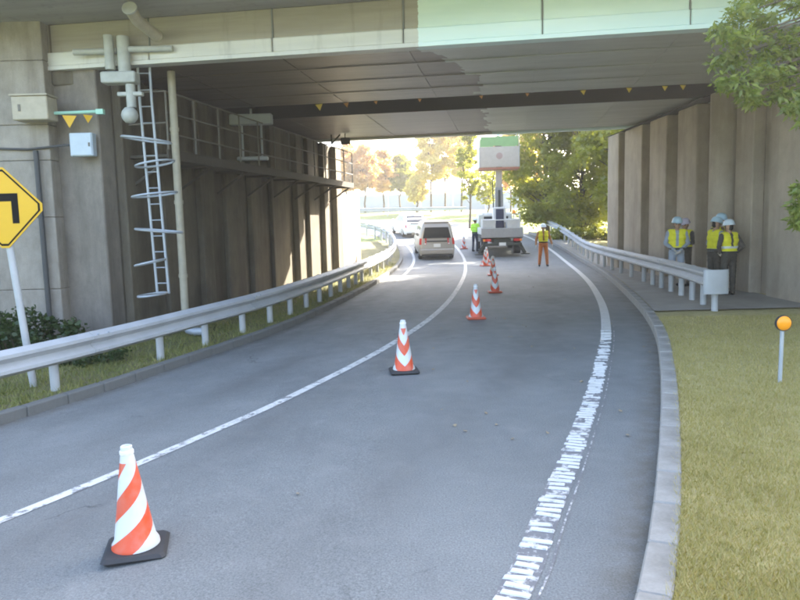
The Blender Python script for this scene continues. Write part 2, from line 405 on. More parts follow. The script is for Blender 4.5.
# verges, lawn, footpath
KRb = offset(KR, .17); KLb = offset(KL, -.15)
selr = [i for i, p in enumerate(KR) if -7 < p.y < 44]; sell = [i for i, p in enumerate(KL) if -6 < p.y < 44]
struct(strip('lawn', [KRb[i] for i in selr], [KR[i] + Vector((13,-3.2,0)) for i in selr], M['lawn'], .12, 40, .012))
struct(strip('verge', offset([KL[i] for i in sell], -3.6), [KLb[i] for i in sell], M['verge'], .10, 14, .02))
pa = []; 
for i in selr:
    if KR[i].y >= 13.3: pa.append(i)
PA = [KRb[i] for i in pa]; PB = []
for p in PA: PB.append(Vector((8.32 if p.y < 28 else max(8.32, p.x+1.6), p.y-(p.x*0), 0)))
path = struct(strip('footpath', PA, PB, M['path'], .150, 6))
def kerb(name, P, y0, y1, wdt, h, step, mat, side):
    e = struct(bpy.data.objects.new(name, None)); COL.objects.link(e); e.location = (P[0].x*0, 0, 0)
    Q = resample(P, step, y0, y1)
    mb = MB().box(-step/2+.004, step/2-.004, -wdt if side < 0 else 0, 0 if side < 0 else wdt, -.12, h, .012)
    proto = None
    for a, b in zip(Q, Q[1:]):
        c = a.lerp(b, .5); d = b-a
        loc = (c.x, c.y, G(c.x,c.y)+random.uniform(-.006,.004)); rot = (random.uniform(-.01,.01), -math.atan2(G(b.x,b.y)-G(a.x,a.y), d.length), math.atan2(d.y,d.x)+random.uniform(-.006,.006))
        if proto is None: proto = mb.build('kerb_stone', mat, e, loc, rot=rot)
        else: link('kerb_stone', proto.data, e, loc, rot)
    return e
kerb('right_kerb', KR, .5, 47, .17, .15, .6, M['kerb'], -1)
kerb('left_kerb', KL, 1.5, 44, .15, .13, .6, M['kerb_dark'], 1)

def blades(name, A, B, count, mat, dz, hmin, hmax, wid, tuft=1.0):
    """random grass blades between two polylines of equal length"""
    a = np.array([(p.x,p.y) for p in A]); b = np.array([(p.x,p.y) for p in B])
    # area weights
    wgt = np.linalg.norm(a[1:]-a[:-1], axis=1)*np.linalg.norm(b[1:]-a[1:], axis=1); 
    dist = np.hypot(a[1:,0], a[1:,1]); wgt = wgt/np.maximum(dist,2.5)**1.3
    i = RNG.choice(len(a)-1, count, p=wgt/wgt.sum()); t = RNG.random(count); s = RNG.random(count)
    p0 = a[i]+(a[i+1]-a[i])*t[:,None]; p1 = b[i]+(b[i+1]-b[i])*t[:,None]; P = p0+(p1-p0)*s[:,None]
    ph = np.sin(P[:,0]*3.1+1)*np.sin(P[:,1]*2.7)+np.sin(P[:,0]*7.3)*np.sin(P[:,1]*6.1+2)*.6
    keep = RNG.random(count) < .8+.2*ph; P = P[keep]; n = len(P)
    z = np.array([G(x,y) for x,y in P])+dz
    an = RNG.random(n)*2*PI; h = hmin+(hmax-hmin)*RNG.random(n)**1.6; ln = h*RNG.uniform(.2,1.1,n); la = RNG.random(n)*2*PI
    dx = np.cos(an)*wid; dy = np.sin(an)*wid
    b0 = np.stack([P[:,0]-dx,P[:,1]-dy,z],1); b1 = np.stack([P[:,0]+dx,P[:,1]+dy,z],1)
    tp = np.stack([P[:,0]+np.cos(la)*ln,P[:,1]+np.sin(la)*ln,z+h],1)
    V = np.stack([b0,b1,tp],1).reshape(-1,3); F_ = np.arange(3*n).reshape(-1,3)
    return stuff(npmesh(name, V, F_, mat))
sr = [i for i in selr if 2.0 < KR[i].y < 14.4]
def lawn_edge(p): return Vector((p.x+min(7.0, 2.0+p.y*.5), p.y-.6, 0))
o = blades('lawn_grass', [KRb[i]+Vector((-.035,0,0)) for i in sr if KR[i].y < 13.2], [lawn_edge(KR[i]) for i in sr if KR[i].y < 13.2], 420000, M['blade'], .125, .012, .055, .0032)
tag(o, 'short dry yellow-green lawn grass beside the right kerb', 'grass')
sl_ = [i for i in sell if 3 < KL[i].y < 32]
o = blades('verge_grass', [KLb[i] for i in sl_], offset([KL[i] for i in sl_], -2.6), 60000, M['blade_g'], .09, .03, .13, .006)
tag(o, 'rough green grass under the left guardrail', 'grass')

# fallen leaves on the road
n = 110; mb = MB()
for k in range(n):
    y = random.uniform(5, 26); x = random.uniform(-.5, 5) + (y-8)*.12
    r = random.uniform(.010,.034); a = random.uniform(0, 2*PI); z = G(x,y)+.006
    if y > 9 and random.random() < .5: x = random.gauss(2.2, .9)
    mb.add([(x+r*math.cos(a+q)*(1 if i % 2 else .6), y+r*math.sin(a+q), z+random.uniform(0,.02)) for i, q in enumerate((0,1.2,2.6,3.9,5.1))], [(0,1,2,3,4)])
stuff(tag(mb.build('fallen_leaves', plain('dry_leaf', (.27,.21,.13), .8)), 'pale dry leaves scattered on the asphalt', 'leaves'))

# ------------------------------------------------------------------ bridge
BR = thing('road_bridge', 'concrete road bridge with two girders, its right half freshly painted pale green', 'bridge', (0, 12.45, 0), math.radians(-9))
U0, U1 = -26., 30.
Z1, ZW = 5.0, 5.78
def bpart(mb, name, mat, parent=BR, **k): return mb.build(name, mat, parent, **k)
g1 = bpart(MB().box(U0,U1,.14,5.3,Z1+.02,ZW), 'girder', M['soffit'])
bpart(MB().box(U0,U1,7.66,7.698,Z1+.07,ZW-.07), 'girder_side_plate', M['recess'])  # dark sheet painting recess shade over the far girder's near face
g2 = bpart(MB().box(U0,U1,7.7,13.5,Z1+.10,ZW), 'girder', M['soffit'])
deck = bpart(MB().box(U0,U1,-1.75,15.2,ZW+.003,ZW+.28), 'deck_slab', M['overhang'])
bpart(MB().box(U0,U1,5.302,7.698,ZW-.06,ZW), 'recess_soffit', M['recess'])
bpart(MB().box(U0,U1,-.10,.16,Z1-.05,Z1+.018), 'bottom_flange', M['flange'])
bpart(MB().box(U0,U1,13.3,13.62,Z1+.03,Z1+.098), 'bottom_flange', M['flange'])
# lip and web panels, each a piece between vertical joints
ub = [-26+2.33*k for k in range(25)]
sh = .55
for a, b in zip(ub, ub[1:]):
    a += sh; b += sh
    bpart(MB().box(a+.012,b-.012,-.07,.135,Z1+.021,Z1+.27,.015), 'lip_panel', M['flange'])
    bpart(MB().box(a+.012,b-.012,-.005,.136,Z1+.274,ZW-.002,.012), 'web_panel', M['fascia'])
    bpart(MB().box(b-.011,b+.011,-.02,.13,Z1+.03,ZW-.003), 'joint_strip', M['joint'])
    # soffit plates of both girders: seams across the girder
    if -9 < a < 13:
        bpart(MB().box(b-.03,b+.03,.2,5.25,Z1+.008,Z1+.0195), 'seam_plate', M['soffit'])
        bpart(MB().box(b-.03,b+.03,7.75,13.25,Z1+.088,Z1+.0995), 'seam_plate', M['soffit'])
# longitudinal ribs below the soffit
for v in (1.4, 2.7, 4.0): bpart(MB().box(U0,U1,v-.05,v+.05,Z1-.0,Z1+.0075), 'soffit_strip', M['soffit'])
bpart(MB().box(U0,U1,-1.85,-1.752,ZW-.10,ZW+.55), 'deck_edge', M['overhang'])
bpart(MB().box(U0,U1,-1.65,-1.40,ZW+.281,ZW+1.25,.03), 'parapet', M['wallL'])
bpart(MB().box(U0,U1,14.85,15.1,ZW+.281,ZW+1.25,.03), 'parapet', M['wallL'])
for k in range(28):  # unseen panels added above the parapet to shade the foreground
    u = U0+2*k
    bpart(MB().box(u+.02,u+1.98,-1.56,-1.50,ZW+1.252,ZW+3.2), 'noise_panel', M['joint'])
# ragged peeled paint flakes at the edge of the new paint (soffit)
# pennants hung along the recess edge
def pennant(u, v, z, mat, label, tilt=0., s=.11):
    mb = MB().add([(-s,0,0),(s,0,0),(.01,.004,-s*1.7),(-s,.006,0),(s,.006,0),(.01,.010,-s*1.7)],
                  [(0,2,1),(3,4,5),(0,1,4,3),(1,2,5,4),(2,0,3,5)])
    c, s_ = math.cos(math.radians(-9)), math.sin(math.radians(-9))
    o = mb.build('warning_pennant', mat, None, (c*u-s_*v, 12.45+s_*u+c*v, z), rot=(0,tilt,math.radians(-9)))
    return tag(o, label, 'pennant', 'warning pennants under the bridge')
def uv(X, Y):
    c, s_ = math.cos(math.radians(-9)), math.sin(math.radians(-9)); dx, dy = X, Y-12.45
    return c*dx+s_*dy, -s_*dx+c*dy
names = ['first yellow triangular pennant from the left at the girder edge', 'orange triangular pennant next to the leftmost yellow one',
 'third small pennant from the left along the girder edge', 'fourth small pennant from the left along the girder edge', 'pennant above the bucket of the lift truck',
 'faint pennant right of the lift truck bucket', 'pennant midway between bucket and right abutment', 'third pennant from the right end of the girder edge',
 'second pennant from the right end near the round column', 'rightmost yellow pennant near the round column']
px = [(-1.95,'pen_y'),(-1.25,'pen_o'),(-.5,'pen_o'),(.6,'pen_o'),(2.1,'pen_o'),(3.2,'pen_o'),(4.5,'pen_y'),(5.55,'pen_y'),(6.35,'pen_y'),(6.75,'pen_y')]
for (X, mk), nm in zip(px, names):
    s = .095 if X < -1.5 else (.07 if X < -1 else (.045 if mk == 'pen_o' else .065))
    u, v = uv(X, 17.8-.14*X); pennant(u, 5.36, Z1+.015, M[mk], nm, random.uniform(-.15,.15), s)

# ------------------------------------------------------------------ left abutment (local y runs along the wall, +x towards the road)
LA = thing('bridge_abutment', 'tall stained concrete abutment with vertical ribs left of the road', 'abutment', (-5.45, 13.8, -.45), math.radians(-12))
ztop = 5.40
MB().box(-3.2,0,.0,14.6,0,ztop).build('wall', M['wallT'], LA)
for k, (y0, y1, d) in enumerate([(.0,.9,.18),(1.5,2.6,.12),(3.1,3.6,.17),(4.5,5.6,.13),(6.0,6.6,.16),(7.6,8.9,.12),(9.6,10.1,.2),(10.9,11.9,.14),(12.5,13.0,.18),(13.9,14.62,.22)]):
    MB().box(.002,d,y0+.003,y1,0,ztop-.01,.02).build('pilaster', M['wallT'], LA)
MB().box(-1.5,-.0,-.45,-.003,0,ztop+.02,.02).build('front_block', M['wallB'], LA)
MB().box(-3.2,.15,14.603,17.5,0,3.6,.03).build('wing_end', M['wallR'], LA)
# girder end diaphragm in the recess
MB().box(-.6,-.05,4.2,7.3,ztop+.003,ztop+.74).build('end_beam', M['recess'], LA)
WW = thing('wing_wall', 'pale grey concrete wing wall at the far left edge behind the yellow sign', 'wall', (-6.40, 13.2, -.45))
def wwp(x0, x1, z0, z1): MB().box(x0,x1,.0,1.2,z0,z1,.012).build('wall_panel', M['wallL'], WW)
zz = [0,1.35,2.7,3.75,4.4,5.55,6.7,8.6]
for a, b in zip(zz, zz[1:]):
    for k in range(4): wwp(-.002-2.4*(k+1)+.006, -.002-2.4*k-.006, a+.004, b-.004)
MB().box(-12,-.03,.03,1.19,0,8.55).build('wall_core', M['wallT'], WW)
MB().box(.001,.42,.25,1.15,5.15,8.58,.02).build('return_face', M['wallT'], WW)
ab = MB(); ab.box(-3.2,-.8,.62,14.,0,5.0)
# approach fill behind the abutments
def fill(name, x0, x1, label):
    mb = MB(); xsgn = 1 if x1 > x0 else -1
    mb.prism([(11.5,-.6),(14.2,5.55),(26.0,5.55),(33,-.6)], lambda y, z: (x0, y, z), lambda y, z: (x1, y-(x1-x0)*.158, z))
    return struct(mb.build(name, M['field']))
fill('embankment_left', -8.9, -60, ''); 

# ------------------------------------------------------------------ right abutment
RA = thing('bridge_abutment', 'pale concrete abutment wall with pilasters behind the workers on the right', 'abutment', (8.5, 9.0, 0.1))
ztr = 4.88
MB().box(0,3,0,18.2,0,ztr).build('wall', M['wallR'], RA)
for y0, y1, d in [(7.35,8.2,.30),(16.45,17.75,.55),(14.35,16.1,.45),(12.3,13.7,.42),(10.3,11.6,.36),(5.2,6.6,.3),(2.6,4.0,.3)]:
    MB().box(-d,-.002,y0,y1,0,ztr-.012,.025).build('pilaster', M['wallR'], RA)
MB().lathe([(.36,0),(.36,ztr-.02)], 28, (-.30,8.75,0)).build('round_column', M['wallR'], RA, smooth=40)
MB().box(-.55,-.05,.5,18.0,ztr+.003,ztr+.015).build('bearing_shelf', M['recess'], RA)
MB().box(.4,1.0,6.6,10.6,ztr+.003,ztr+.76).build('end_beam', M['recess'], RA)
struct(MB().prism([(6,-.6),(9.5,5.5),(24.5,5.5),(33,-.6)], lambda y,z: (11.5,y,z), lambda y,z: (70,y-9.2,z)).build('embankment', M['field']))

# ------------------------------------------------------------------ walkway, ladder, pipes on the left abutment
IW = thing('inspection_walkway', 'dark steel inspection walkway with railing along the left abutment', 'walkway', (-5.6, 13.8, 3.42), math.radians(-12))
MB().box(.26,1.12,.25,13.6,-.05,0).build('deck', M['steel_d'], IW)
MB().box(1.121,1.16,.25,13.6,-.10,.09).build('toe_board', M['steel_d'], IW)
for k in range(8):
    y = .4+k*1.85
    MB().bar((.24,y,-.6),(1.1,y,-.06),.05,.05).bar((.24,y,-.08),(1.1,y,-.08),.05,.06).build('bracket', M['steel_d'], IW)
for k in range(13):
    y = .3+k*1.1
    MB().tube([(1.14,y,-.05),(1.14,y,1.2)],.021,8).build('post', M['steel_m'], IW, smooth=40)
for z in (.4,.8,1.2): MB().tube([(1.14,.3,z),(1.14,13.55,z)],.018,8).build('handrail', M['steel_m'], IW, smooth=40)
for z in (.6,1.2): MB().tube([(.3,.28,z),(1.14,.28,z)],.018,8).build('end_rail', M['steel_m'], IW, smooth=40)

LD = thing('access_ladder', 'pale steel ladder with cage hoops in front of the left abutment', 'ladder', (-4.55, 13.35, .75))
for x in (-.09,.13):
    MB().tube([(x-.10,0,4.45),(x-.10,0,3.6),(x,0,0.)],.026,8).build('side_rail', M['galv2'], LD, smooth=40)
for k in range(14):
    z = .2+k*.3; MB().tube([(-.10-.1*z/4.4,0,z),(.12-.1*z/4.4,0,z)],.012,6).build('rung', M['galv2'], LD)
for z, x0, x1, dy in ((.02,-.30,.18,.1),(.62,-.32,.20,.3),(1.20,-.28,.55,-.25),(1.86,-.30,.50,.22),(2.42,-.20,.48,.3),(2.85,-.42,.45,-.35)):
    pts = []
    for q in range(25):
        a = 2*PI*q/24; pts.append(((x0+x1)/2+(x1-x0)/2*math.cos(a), -.36+.36*math.sin(a), z+.045*math.cos(a)*dy*4))
    MB().tube(pts[:-1], .020, 6, closed=True).build('cage_hoop', M['galv2'], LD, smooth=40)

DP = thing('drain_pipe', 'cream vertical drain pipe beside the ladder with a bend at its foot', 'pipe', (-4.30, 13.9, -.14))
MB().tube([(0,0,.35),(0,0,5.13)],.075,14).build('pipe', M['pipe'], DP, smooth=40)
for z in (1.15,2.6,4.0): MB().tube([(0,0,z),(0,0,z+.07)],.088,14).build('collar', M['pipe'], DP, smooth=40)
MB().tube([(0,0,.40),(0,-.02,.22),(.06,-.05,.10),(.2,-.1,.07),(.42,-.15,.08)],.082,12).build('bend', M['galv2'], DP, smooth=40)

CD = thing('conduit', 'pale conduit with junction boxes under the left end of the bridge', 'conduit', (-5.05, 13.0, 4.9))
MB().tube([(-.75,.12,.30),(.05,.1,.30)],.055,12).build('horizontal_run', M['pipe_w'], CD, smooth=40)
MB().tube([(.30,.0,.30),(1.1,-.06,.28)],.055,12).build('short_run', M['pipe_w'], CD, smooth=40)
MB().tube([(-.06,0,-.05),(-.06,0,.55)],.085,14).build('riser', M['pipe_w'], CD, smooth=40)
MB().tube([(.20,0,-.12),(.20,0,.52)],.11,14).build('riser', M['pipe_w'], CD, smooth=40)
MB().box(-.20,.42,-.14,.14,-.30,-.10,.02).build('junction_box', M['pipe_w'], CD)
MB().tube([(.28,0,-.31),(.28,0,-.72)],.085,14).build('down_pipe', M['pipe_w'], CD, smooth=40)
MB().lathe([(.001,-.15),(.08,-.13),(.13,-.07),(.15,0),(.13,.07),(.08,.13),(.001,.15)], 18, (.25,-.04,-.86)).build('round_lamp', M['pipe_w'], CD, smooth=True)
MB().box(.05,.5,-.06,.06,-.52,-.45,.01).build('clamp', M['pipe_w'], CD)

o = thing('drain_spout', 'pale tubular drain spout poking down from the deck overhang at upper left', 'spout', (-4.35, 12.35, 5.4))
MB().tube([(0,-.3,.22),(.0,.0,.12),(.16,.55,-.02)],.10,14).build('pipe', M['pipe'], o, smooth=40)
MB().tube([(0,-.32,.228),(0,-.29,.214)],.125,14).build('rim', M['pipe_w'], o, smooth=40)

o = thing('cabinet', 'beige metal cabinet on the wing wall above the yellow sign', 'box', (-6.42, 13.0, 3.98))
MB().box(-.42,.22,-.2,.19,0,.42,.015).build('case', M['box_b'], o); MB().box(-.44,.24,-.23,.20,.421,.45).build('lid', M['box_b'], o); MB().box(-.30,-.26,-.215,-.201,.15,.27).build('latch', M['steel_m'], o)
o = thing('junction_cabinet', 'small pale blue square box on the grey abutment block', 'box', (-5.78, 13.18, 3.35))
MB().box(-.21,.21,-.08,.10,0,.42,.012).build('case', M['box_w'], o); MB().box(-.19,.19,-.095,-.081,.02,.40).build('door', M['box_w'], o); MB().box(.14,.165,-.11,-.096,.17,.24).build('latch', M['steel_m'], o)
o = thing('bracket_arm', 'pale green horizontal arm carrying yellow triangles on the abutment block', 'bracket', (-5.9, 13.05, 4.12))
MB().tube([(-.42,0,0),(.45,.05,.02)],.03,8).build('arm', M['green'], o, smooth=40); MB().box(.45,.58,0,.1,-.03,.06).build('end_plate', M['green'], o)
for x, s, nm in ((-.02,.13,'larger'),(.32,.085,'smaller')):
    q = MB().add([(-s,0,0),(s,0,0),(0,0,-s*1.7),(-s,.008,0),(s,.008,0),(0,.008,-s*1.7)], [(0,2,1),(3,4,5),(0,1,4,3),(1,2,5,4),(2,0,3,5)]).build('warning_pennant', M['yellow'], None, (-5.9+x,13.02,4.07), rot=(0,.05,0 if nm == 'larger' else .7))
    tag(q, f'{nm} of the two yellow triangles hanging from the pale green arm', 'pennant', 'warning pennants on the abutment arm')
pts = [(-9,13.17,3.5),(-8,13.17,3.52),(-7.4,13.17,3.53),(-6.8,13.16,3.50),(-6.1,13.17,3.56),(-5.95,13.17,3.56)]
tag(MB().tube(pts,.022,8).build('cable', M['cable'], smooth=40), 'thin dark cable running along the left wall to the pale box', 'cable')
tag(MB().tube([(-6.62,13.12,.0-.3),(-6.63,13.12,3.47)],.05,8).build('conduit_pipe', M['cable'], smooth=40), 'dark vertical pipe in the joint between wing wall and block', 'pipe')  # tube stands in for the dark stain streak in this joint

o = thing('hanging_lamp', 'grey boxed lamp fitting hung under the girder beside the walkway', 'lamp', (-3.55, 18.6, 4.35))
MB().box(-.75,.35,-.12,.12,.25,.52,.02).build('housing', M['galv2'], o)
for x in (-.45,.05): MB().tube([(x,0,-.55),(x,0,.25)],.03,8).build('drop_tube', M['galv2'], o, smooth=40)
MB().box(-.6,.2,-.1,.1,-.66,-.56,.02).build('lower_bar', M['galv2'], o)
MB().tube([(-.2,0,.52),(-.2,0,.66)],.03,8).build('hanger', M['galv2'], o)
o = thing('soffit_fitting', 'small dark fitting hanging from the far girder above the trees', 'fitting', (-1.95, 24.9, 4.66))
MB().bar((-.3,0,.42),(-.3,0,.1),.05,.05).bar((-.3,0,.1),(.0,0,.42),.05,.05).build('frame', M['steel_d'], o); MB().box(.02,.35,-.1,.1,.08,.30,.02).build('lamp_box', M['steel_d'], o)
MB().tube([(.18,0,.3),(.18,0,.44)],.02,6).build('stem', M['steel_d'], o)

# ------------------------------------------------------------------ guardrails
WP = [(0,.0),(.035,.03),(.085,.055),(.085,.10),(.035,.14),(.012,.175),(.035,.21),(.085,.25),(.085,.295),(.035,.32),(0,.35)]
WPc = [(a*1.25, b) for a, b in WP] + [(a*1.25-.012, b) for a, b in reversed(WP)]
def flip(prof): return [(-a, b) for a, b in prof]
def guardrail(P, posts, label, side, z0=.40, hz=.0, mat='galv', post_r=.062):
    t = thing('guardrail', label, 'guardrail', (posts[0][0], posts[0][1], G(*posts[0])))
    pr = WPc if side > 0 else flip(WPc)
    Q = [Vector((p.x,p.y,G(p.x,p.y)+hz+z0)) for p in P]
    b = MB().sweep(Q, pr).build('beam', M[mat], t, world=True, smooth=50)
    QQ = resample(P, 4.0)
    for c_, d_ in zip(QQ[1:14], QQ[2:15]):
        d_ = (d_-c_).normalized(); r_ = Vector((d_.y,-d_.x,0))*(1 if side > 0 else -1); e_ = Vector((0,0,G(c_.x,c_.y)+hz+z0))
        MB().sweep([c_+e_-d_*.17, c_+e_+d_*.17], [(a+(.004 if i < len(WP) else .003)*(1 if side > 0 else -1), b_) for i, (a, b_) in enumerate(pr)]).build('splice', M[mat], t, world=True)
        for du in (-.10,.10):
            for hz_ in (.06,.175,.29):
                q_ = c_+e_+d_*du+r_*(.10 if hz_ != .175 else .02)+Vector((0,0,hz_+.02))
                MB().tube([q_, q_+r_*.018],[.016,.012],6).build('bolt', M['galv2'], t, world=True)
    for x, y in posts:
        z = G(x,y)+hz
        o = MB().tube([(x,y,z-.15),(x,y,z+z0+.30)], post_r, 12).build('post', M[mat], t, world=True, smooth=40)
        MB().lathe([(post_r+.006,0),(post_r+.006,.012),(post_r*.6,.03),(.004,.034)], 12, (x-posts[0][0],y-posts[0][1],z+z0+.301-G(*posts[0]))).build('cap', M[mat], o, smooth=40)
        k = MB().box(-.045,.045,-.03,.03,0,.06).build('spacer', M[mat], o)
        k.location = (x-posts[0][0]+(.09 if side > 0 else -.09)*.6, y-posts[0][1], z+z0+.14-G(*posts[0]))
    return t
RL = offset(KL, -.42)
near = [p for p in RL if 3.0 <= p.y <= 46 or p.y > 46 and p.x > -20]
near = [p for p in near if p.y <= 62]
pl = []; ylist = [5.2, 7.4, 9.55, 11.45] + [11.45+1.08*k for k in range(1, 12)] + [23.3+1.9*k for k in range(1, 14)]
for y in ylist:
    for a, b in zip(RL, RL[1:]):
        if a.y <= y < b.y: t_ = (y-a.y)/(b.y-a.y); p = a.lerp(b, t_); pl.append((p.x-.12, p.y)); break
guardrail(near, pl, 'long pale steel guardrail curving along the left side of the road', 1, .42, .06)
# right rail on the footpath
RR = spline([(6.02,13.44),(6.40,16),(6.75,19),(7.2,23),(7.7,27),(8.35,31.5),(9.15,37),(9.7,43),(9.8,47)])
pr_ = []
for y in [13.55,14.35,15.2,16.1,17.0,17.9,18.8,19.8] + [19.8+1.6*k for k in range(1, 17)]:
    for a, b in zip(RR, RR[1:]):
        if a.y <= y < b.y: t_ = (y-a.y)/(b.y-a.y); p = a.lerp(b, t_); pr_.append((p.x+.10, p.y)); break
gr = guardrail(RR, pr_, 'guardrail between footpath and road on the right with a rounded end', -1, .45, .13)
g0 = Vector((pr_[0][0], pr_[0][1], 0))
en = []
for q in range(15):
    a = PI*1.02 + PI*.96*q/14; en.append((.245*math.cos(a), .11*math.copysign(abs(math.sin(a))**.6, math.sin(a))))
mb = MB(); k = len(en)
for sc_, z in ((1,.50),(1,.97),(.93,.50),(.93,.97)):
    for x, y in en: mb.v.append((6.10+x*sc_-g0.x, 13.46+y*sc_-g0.y, z-.03))
for i in range(k-1): mb.f += [(i,i+1,k+i+1,k+i),(2*k+i,3*k+i,3*k+i+1,2*k+i+1),(k+i,k+i+1,3*k+i+1,3*k+i),(i,2*k+i,2*k+i+1,i+1)]; mb.mi += [0]*4
mb.build('end_terminal', M['galv'], gr, smooth=50)

# ------------------------------------------------------------------ yellow sign
SG = thing('warning_sign', 'yellow diamond sign with a black bent arrow on a pale leaning pole', 'sign', (-5.36, 10.0, -.25))
pl_ = MB().tube([(0,0,0),(-.10,0,1.2),(-.25,0,2.95)],.05,12).build('pole', M['galv'], SG, smooth=40)
def diamond(r, b): 
    out = []
    for k in range(4):
        a = PI/2*k
        for da in (-.09,.09): out.append((r*math.cos(a+da), r*math.sin(a+da)))
    return out
cx, cz = -.20, 2.585
dm = lambda r, y0, y1: MB().prism(diamond(r, 0), lambda x, z: (cx+x,y0,cz+z), lambda x, z: (cx+x,y1,cz+z))
dm(.565,-.045,-.06).build('plate', M['yellow'], SG)
bd = MB(); D0 = diamond(.535,0); D1 = diamond(.505,0); nn = 8
bd.add([(cx+x,-.063,cz+z) for x, z in D0]+[(cx+x,-.063,cz+z) for x, z in D1], [(i,(i+1)%nn,nn+(i+1)%nn,nn+i) for i in range(nn)])
bd.build('border', M['black'], SG)
ar = MB(); 
P = [(.23,-.22),(.23,.20),(-.14,.20),(-.14,.31),(-.36,.145),(-.14,-.02),(-.14,.09),(.135,.09),(.135,-.22)]
ar.prism(P, lambda x, z: (cx+x,-.0605,cz+z), lambda x, z: (cx+x,-.065,cz+z)); ar.build('arrow', M['black'], SG)
for z in (-.25,.25): MB().box(cx-.07,cx+.07,-.044,.045,cz+z-.025,cz+z+.025).build('clamp', M['galv2'], SG)

# ------------------------------------------------------------------ round orange delineator
DL = thing('delineator', 'round orange reflector on a thin grey post in the lawn', 'reflector', (4.20, 7.63, .0))
MB().tube([(0,0,-.1),(.01,0,.78)],.022,10).build('post', M['galv2'], DL, smooth=40)
def disc(r, y0, y1, c, n=28): return MB().prism([(r*math.cos(2*PI*k/n), r*math.sin(2*PI*k/n)) for k in range(n)], lambda x, z: (c[0]+x, c[1]+y0, c[2]+z), lambda x, z: (c[0]+x, c[1]+y1, c[2]+z))
disc(.088,.012,-.02,(.01,-.01,.79)).build('housing', M['rubber'], DL)
MB().lathe([(.080,0),(.078,.008),(.06,.02),(.03,.027),(.002,.029)],28).build('lens', M['orange'], DL, (.01,-.030,.79), smooth=True, rot=(PI/2,0,0))

# ------------------------------------------------------------------ traffic cones
def cone(x, y, rz, label, mat, dark, lean=0.):
    t = thing('traffic_cone', label, 'traffic cone', (x, y, G(x,y)+.002), rz, 'red and white cones along the closed lane')
    base = MB().box(-.195,.195,-.195,.195,0,.045,.03)
    base.build('base', M['rubber'] if dark else M['cone_base_r'], t)
    prof = [(.150,.047),(.146,.07),(.128,.10),(.095,.30),(.065,.50),(.038,.66),(.036,.668),(.036,.70),(.030,.705),(.028,.69)]
    o = MB().lathe(prof, 28).build('body', mat, t, smooth=50, rot=(0,lean,0))
    MB().lathe([(.043,.652),(.044,.656),(.044,.672),(.039,.676)], 20).build('cap_ring', M['white'], o, smooth=40)
    return t
cone(-1.74,4.32,math.radians(14),'nearest red and white spiral striped cone on a black rubber base', M['cone_sp'], True, -.03)
cone(.03,9.2,0.1,'second nearest striped cone, beside the white lane line', M['cone_ch'], True)
cone(1.54,14.15,0.,'third cone from the camera, in the shade of the bridge', M['cone_ch'], False)
cone(2.62,19.2,0.,'fourth cone from the camera, on the dark asphalt under the bridge', M['cone_ch'], False)
cone(3.38,25.2,0.,'fifth cone from the camera, near the far edge of the bridge', M['cone_ch'], False)
cone(3.72,30.2,.3,'small far cone at the left rear corner of the lift truck', M['cone_ch'], False)
cone(4.02,32.2,.3,'small cone beside the rear wheel of the lift truck', M['cone_ch'], False)
cone(3.62,39.0,.3,'farthest cone, left of the worker in the lime vest', M['cone_ch'], False)

# ------------------------------------------------------------------ vehicles
M['van'] = plain('silver_car_paint', (.34,.31,.265), .28, .2, .05); M['carw'] = plain('white_car_paint', (.75,.75,.74), .3, 0, .04)
M['glass'] = plain('dark_glass', (.015,.018,.02), .06, 0, .1); M['tail'] = plain('tail_lamp_red', (.55,.02,.02), .2); M['amber'] = plain('amber_lamp', (.8,.3,.03), .2)
M['plate'] = plain('number_plate', (.75,.75,.72), .5); M['trim'] = plain('black_trim', (.03,.03,.03), .6); M['rim'] = plain('alloy_rim', (.5,.5,.5), .35, .7)
M['trk'] = plain('truck_white_paint', (.62,.62,.60), .45); M['trk_g'] = plain('truck_grey_steel', (.30,.30,.29), .55); M['trk_d'] = plain('chassis_black', (.04,.045,.035), .7)
M['bkt'] = plain('bucket_grey_panel', (.40,.355,.30), .6); M['bkt_g'] = plain('bucket_green_mesh', (.17,.32,.12), .6); M['bkt_r'] = plain('bucket_rusty_trim', (.33,.13,.08), .7); M['bkt_m'] = plain('faded_red_mark', (.33,.23,.20), .7); M['navy'] = plain('navy_cloth', (.03,.035,.07), .8)
def wheel(t, x, y, r, wd):
    wv = MB().tube([(x-wd/2,y,r),(x-wd/2+.02,y,r),(x+wd/2-.02,y,r),(x+wd/2,y,r)],[r*.9,r,r,r*.9],24).build('wheel', M['rubber'], t, smooth=40)
    s = 1 if x > 0 else -1
    MB().tube([(x+s*(wd/2-.03),y,r),(x+s*(wd/2+.004),y,r)],[r*.64,r*.58],20).build('rim', M['rim'], wv, smooth=40)
    MB().tube([(x+s*(wd/2),y,r),(x+s*(wd/2+.018),y,r)],[r*.14,r*.12],10).build('hub', M['trim'], wv, smooth=40)
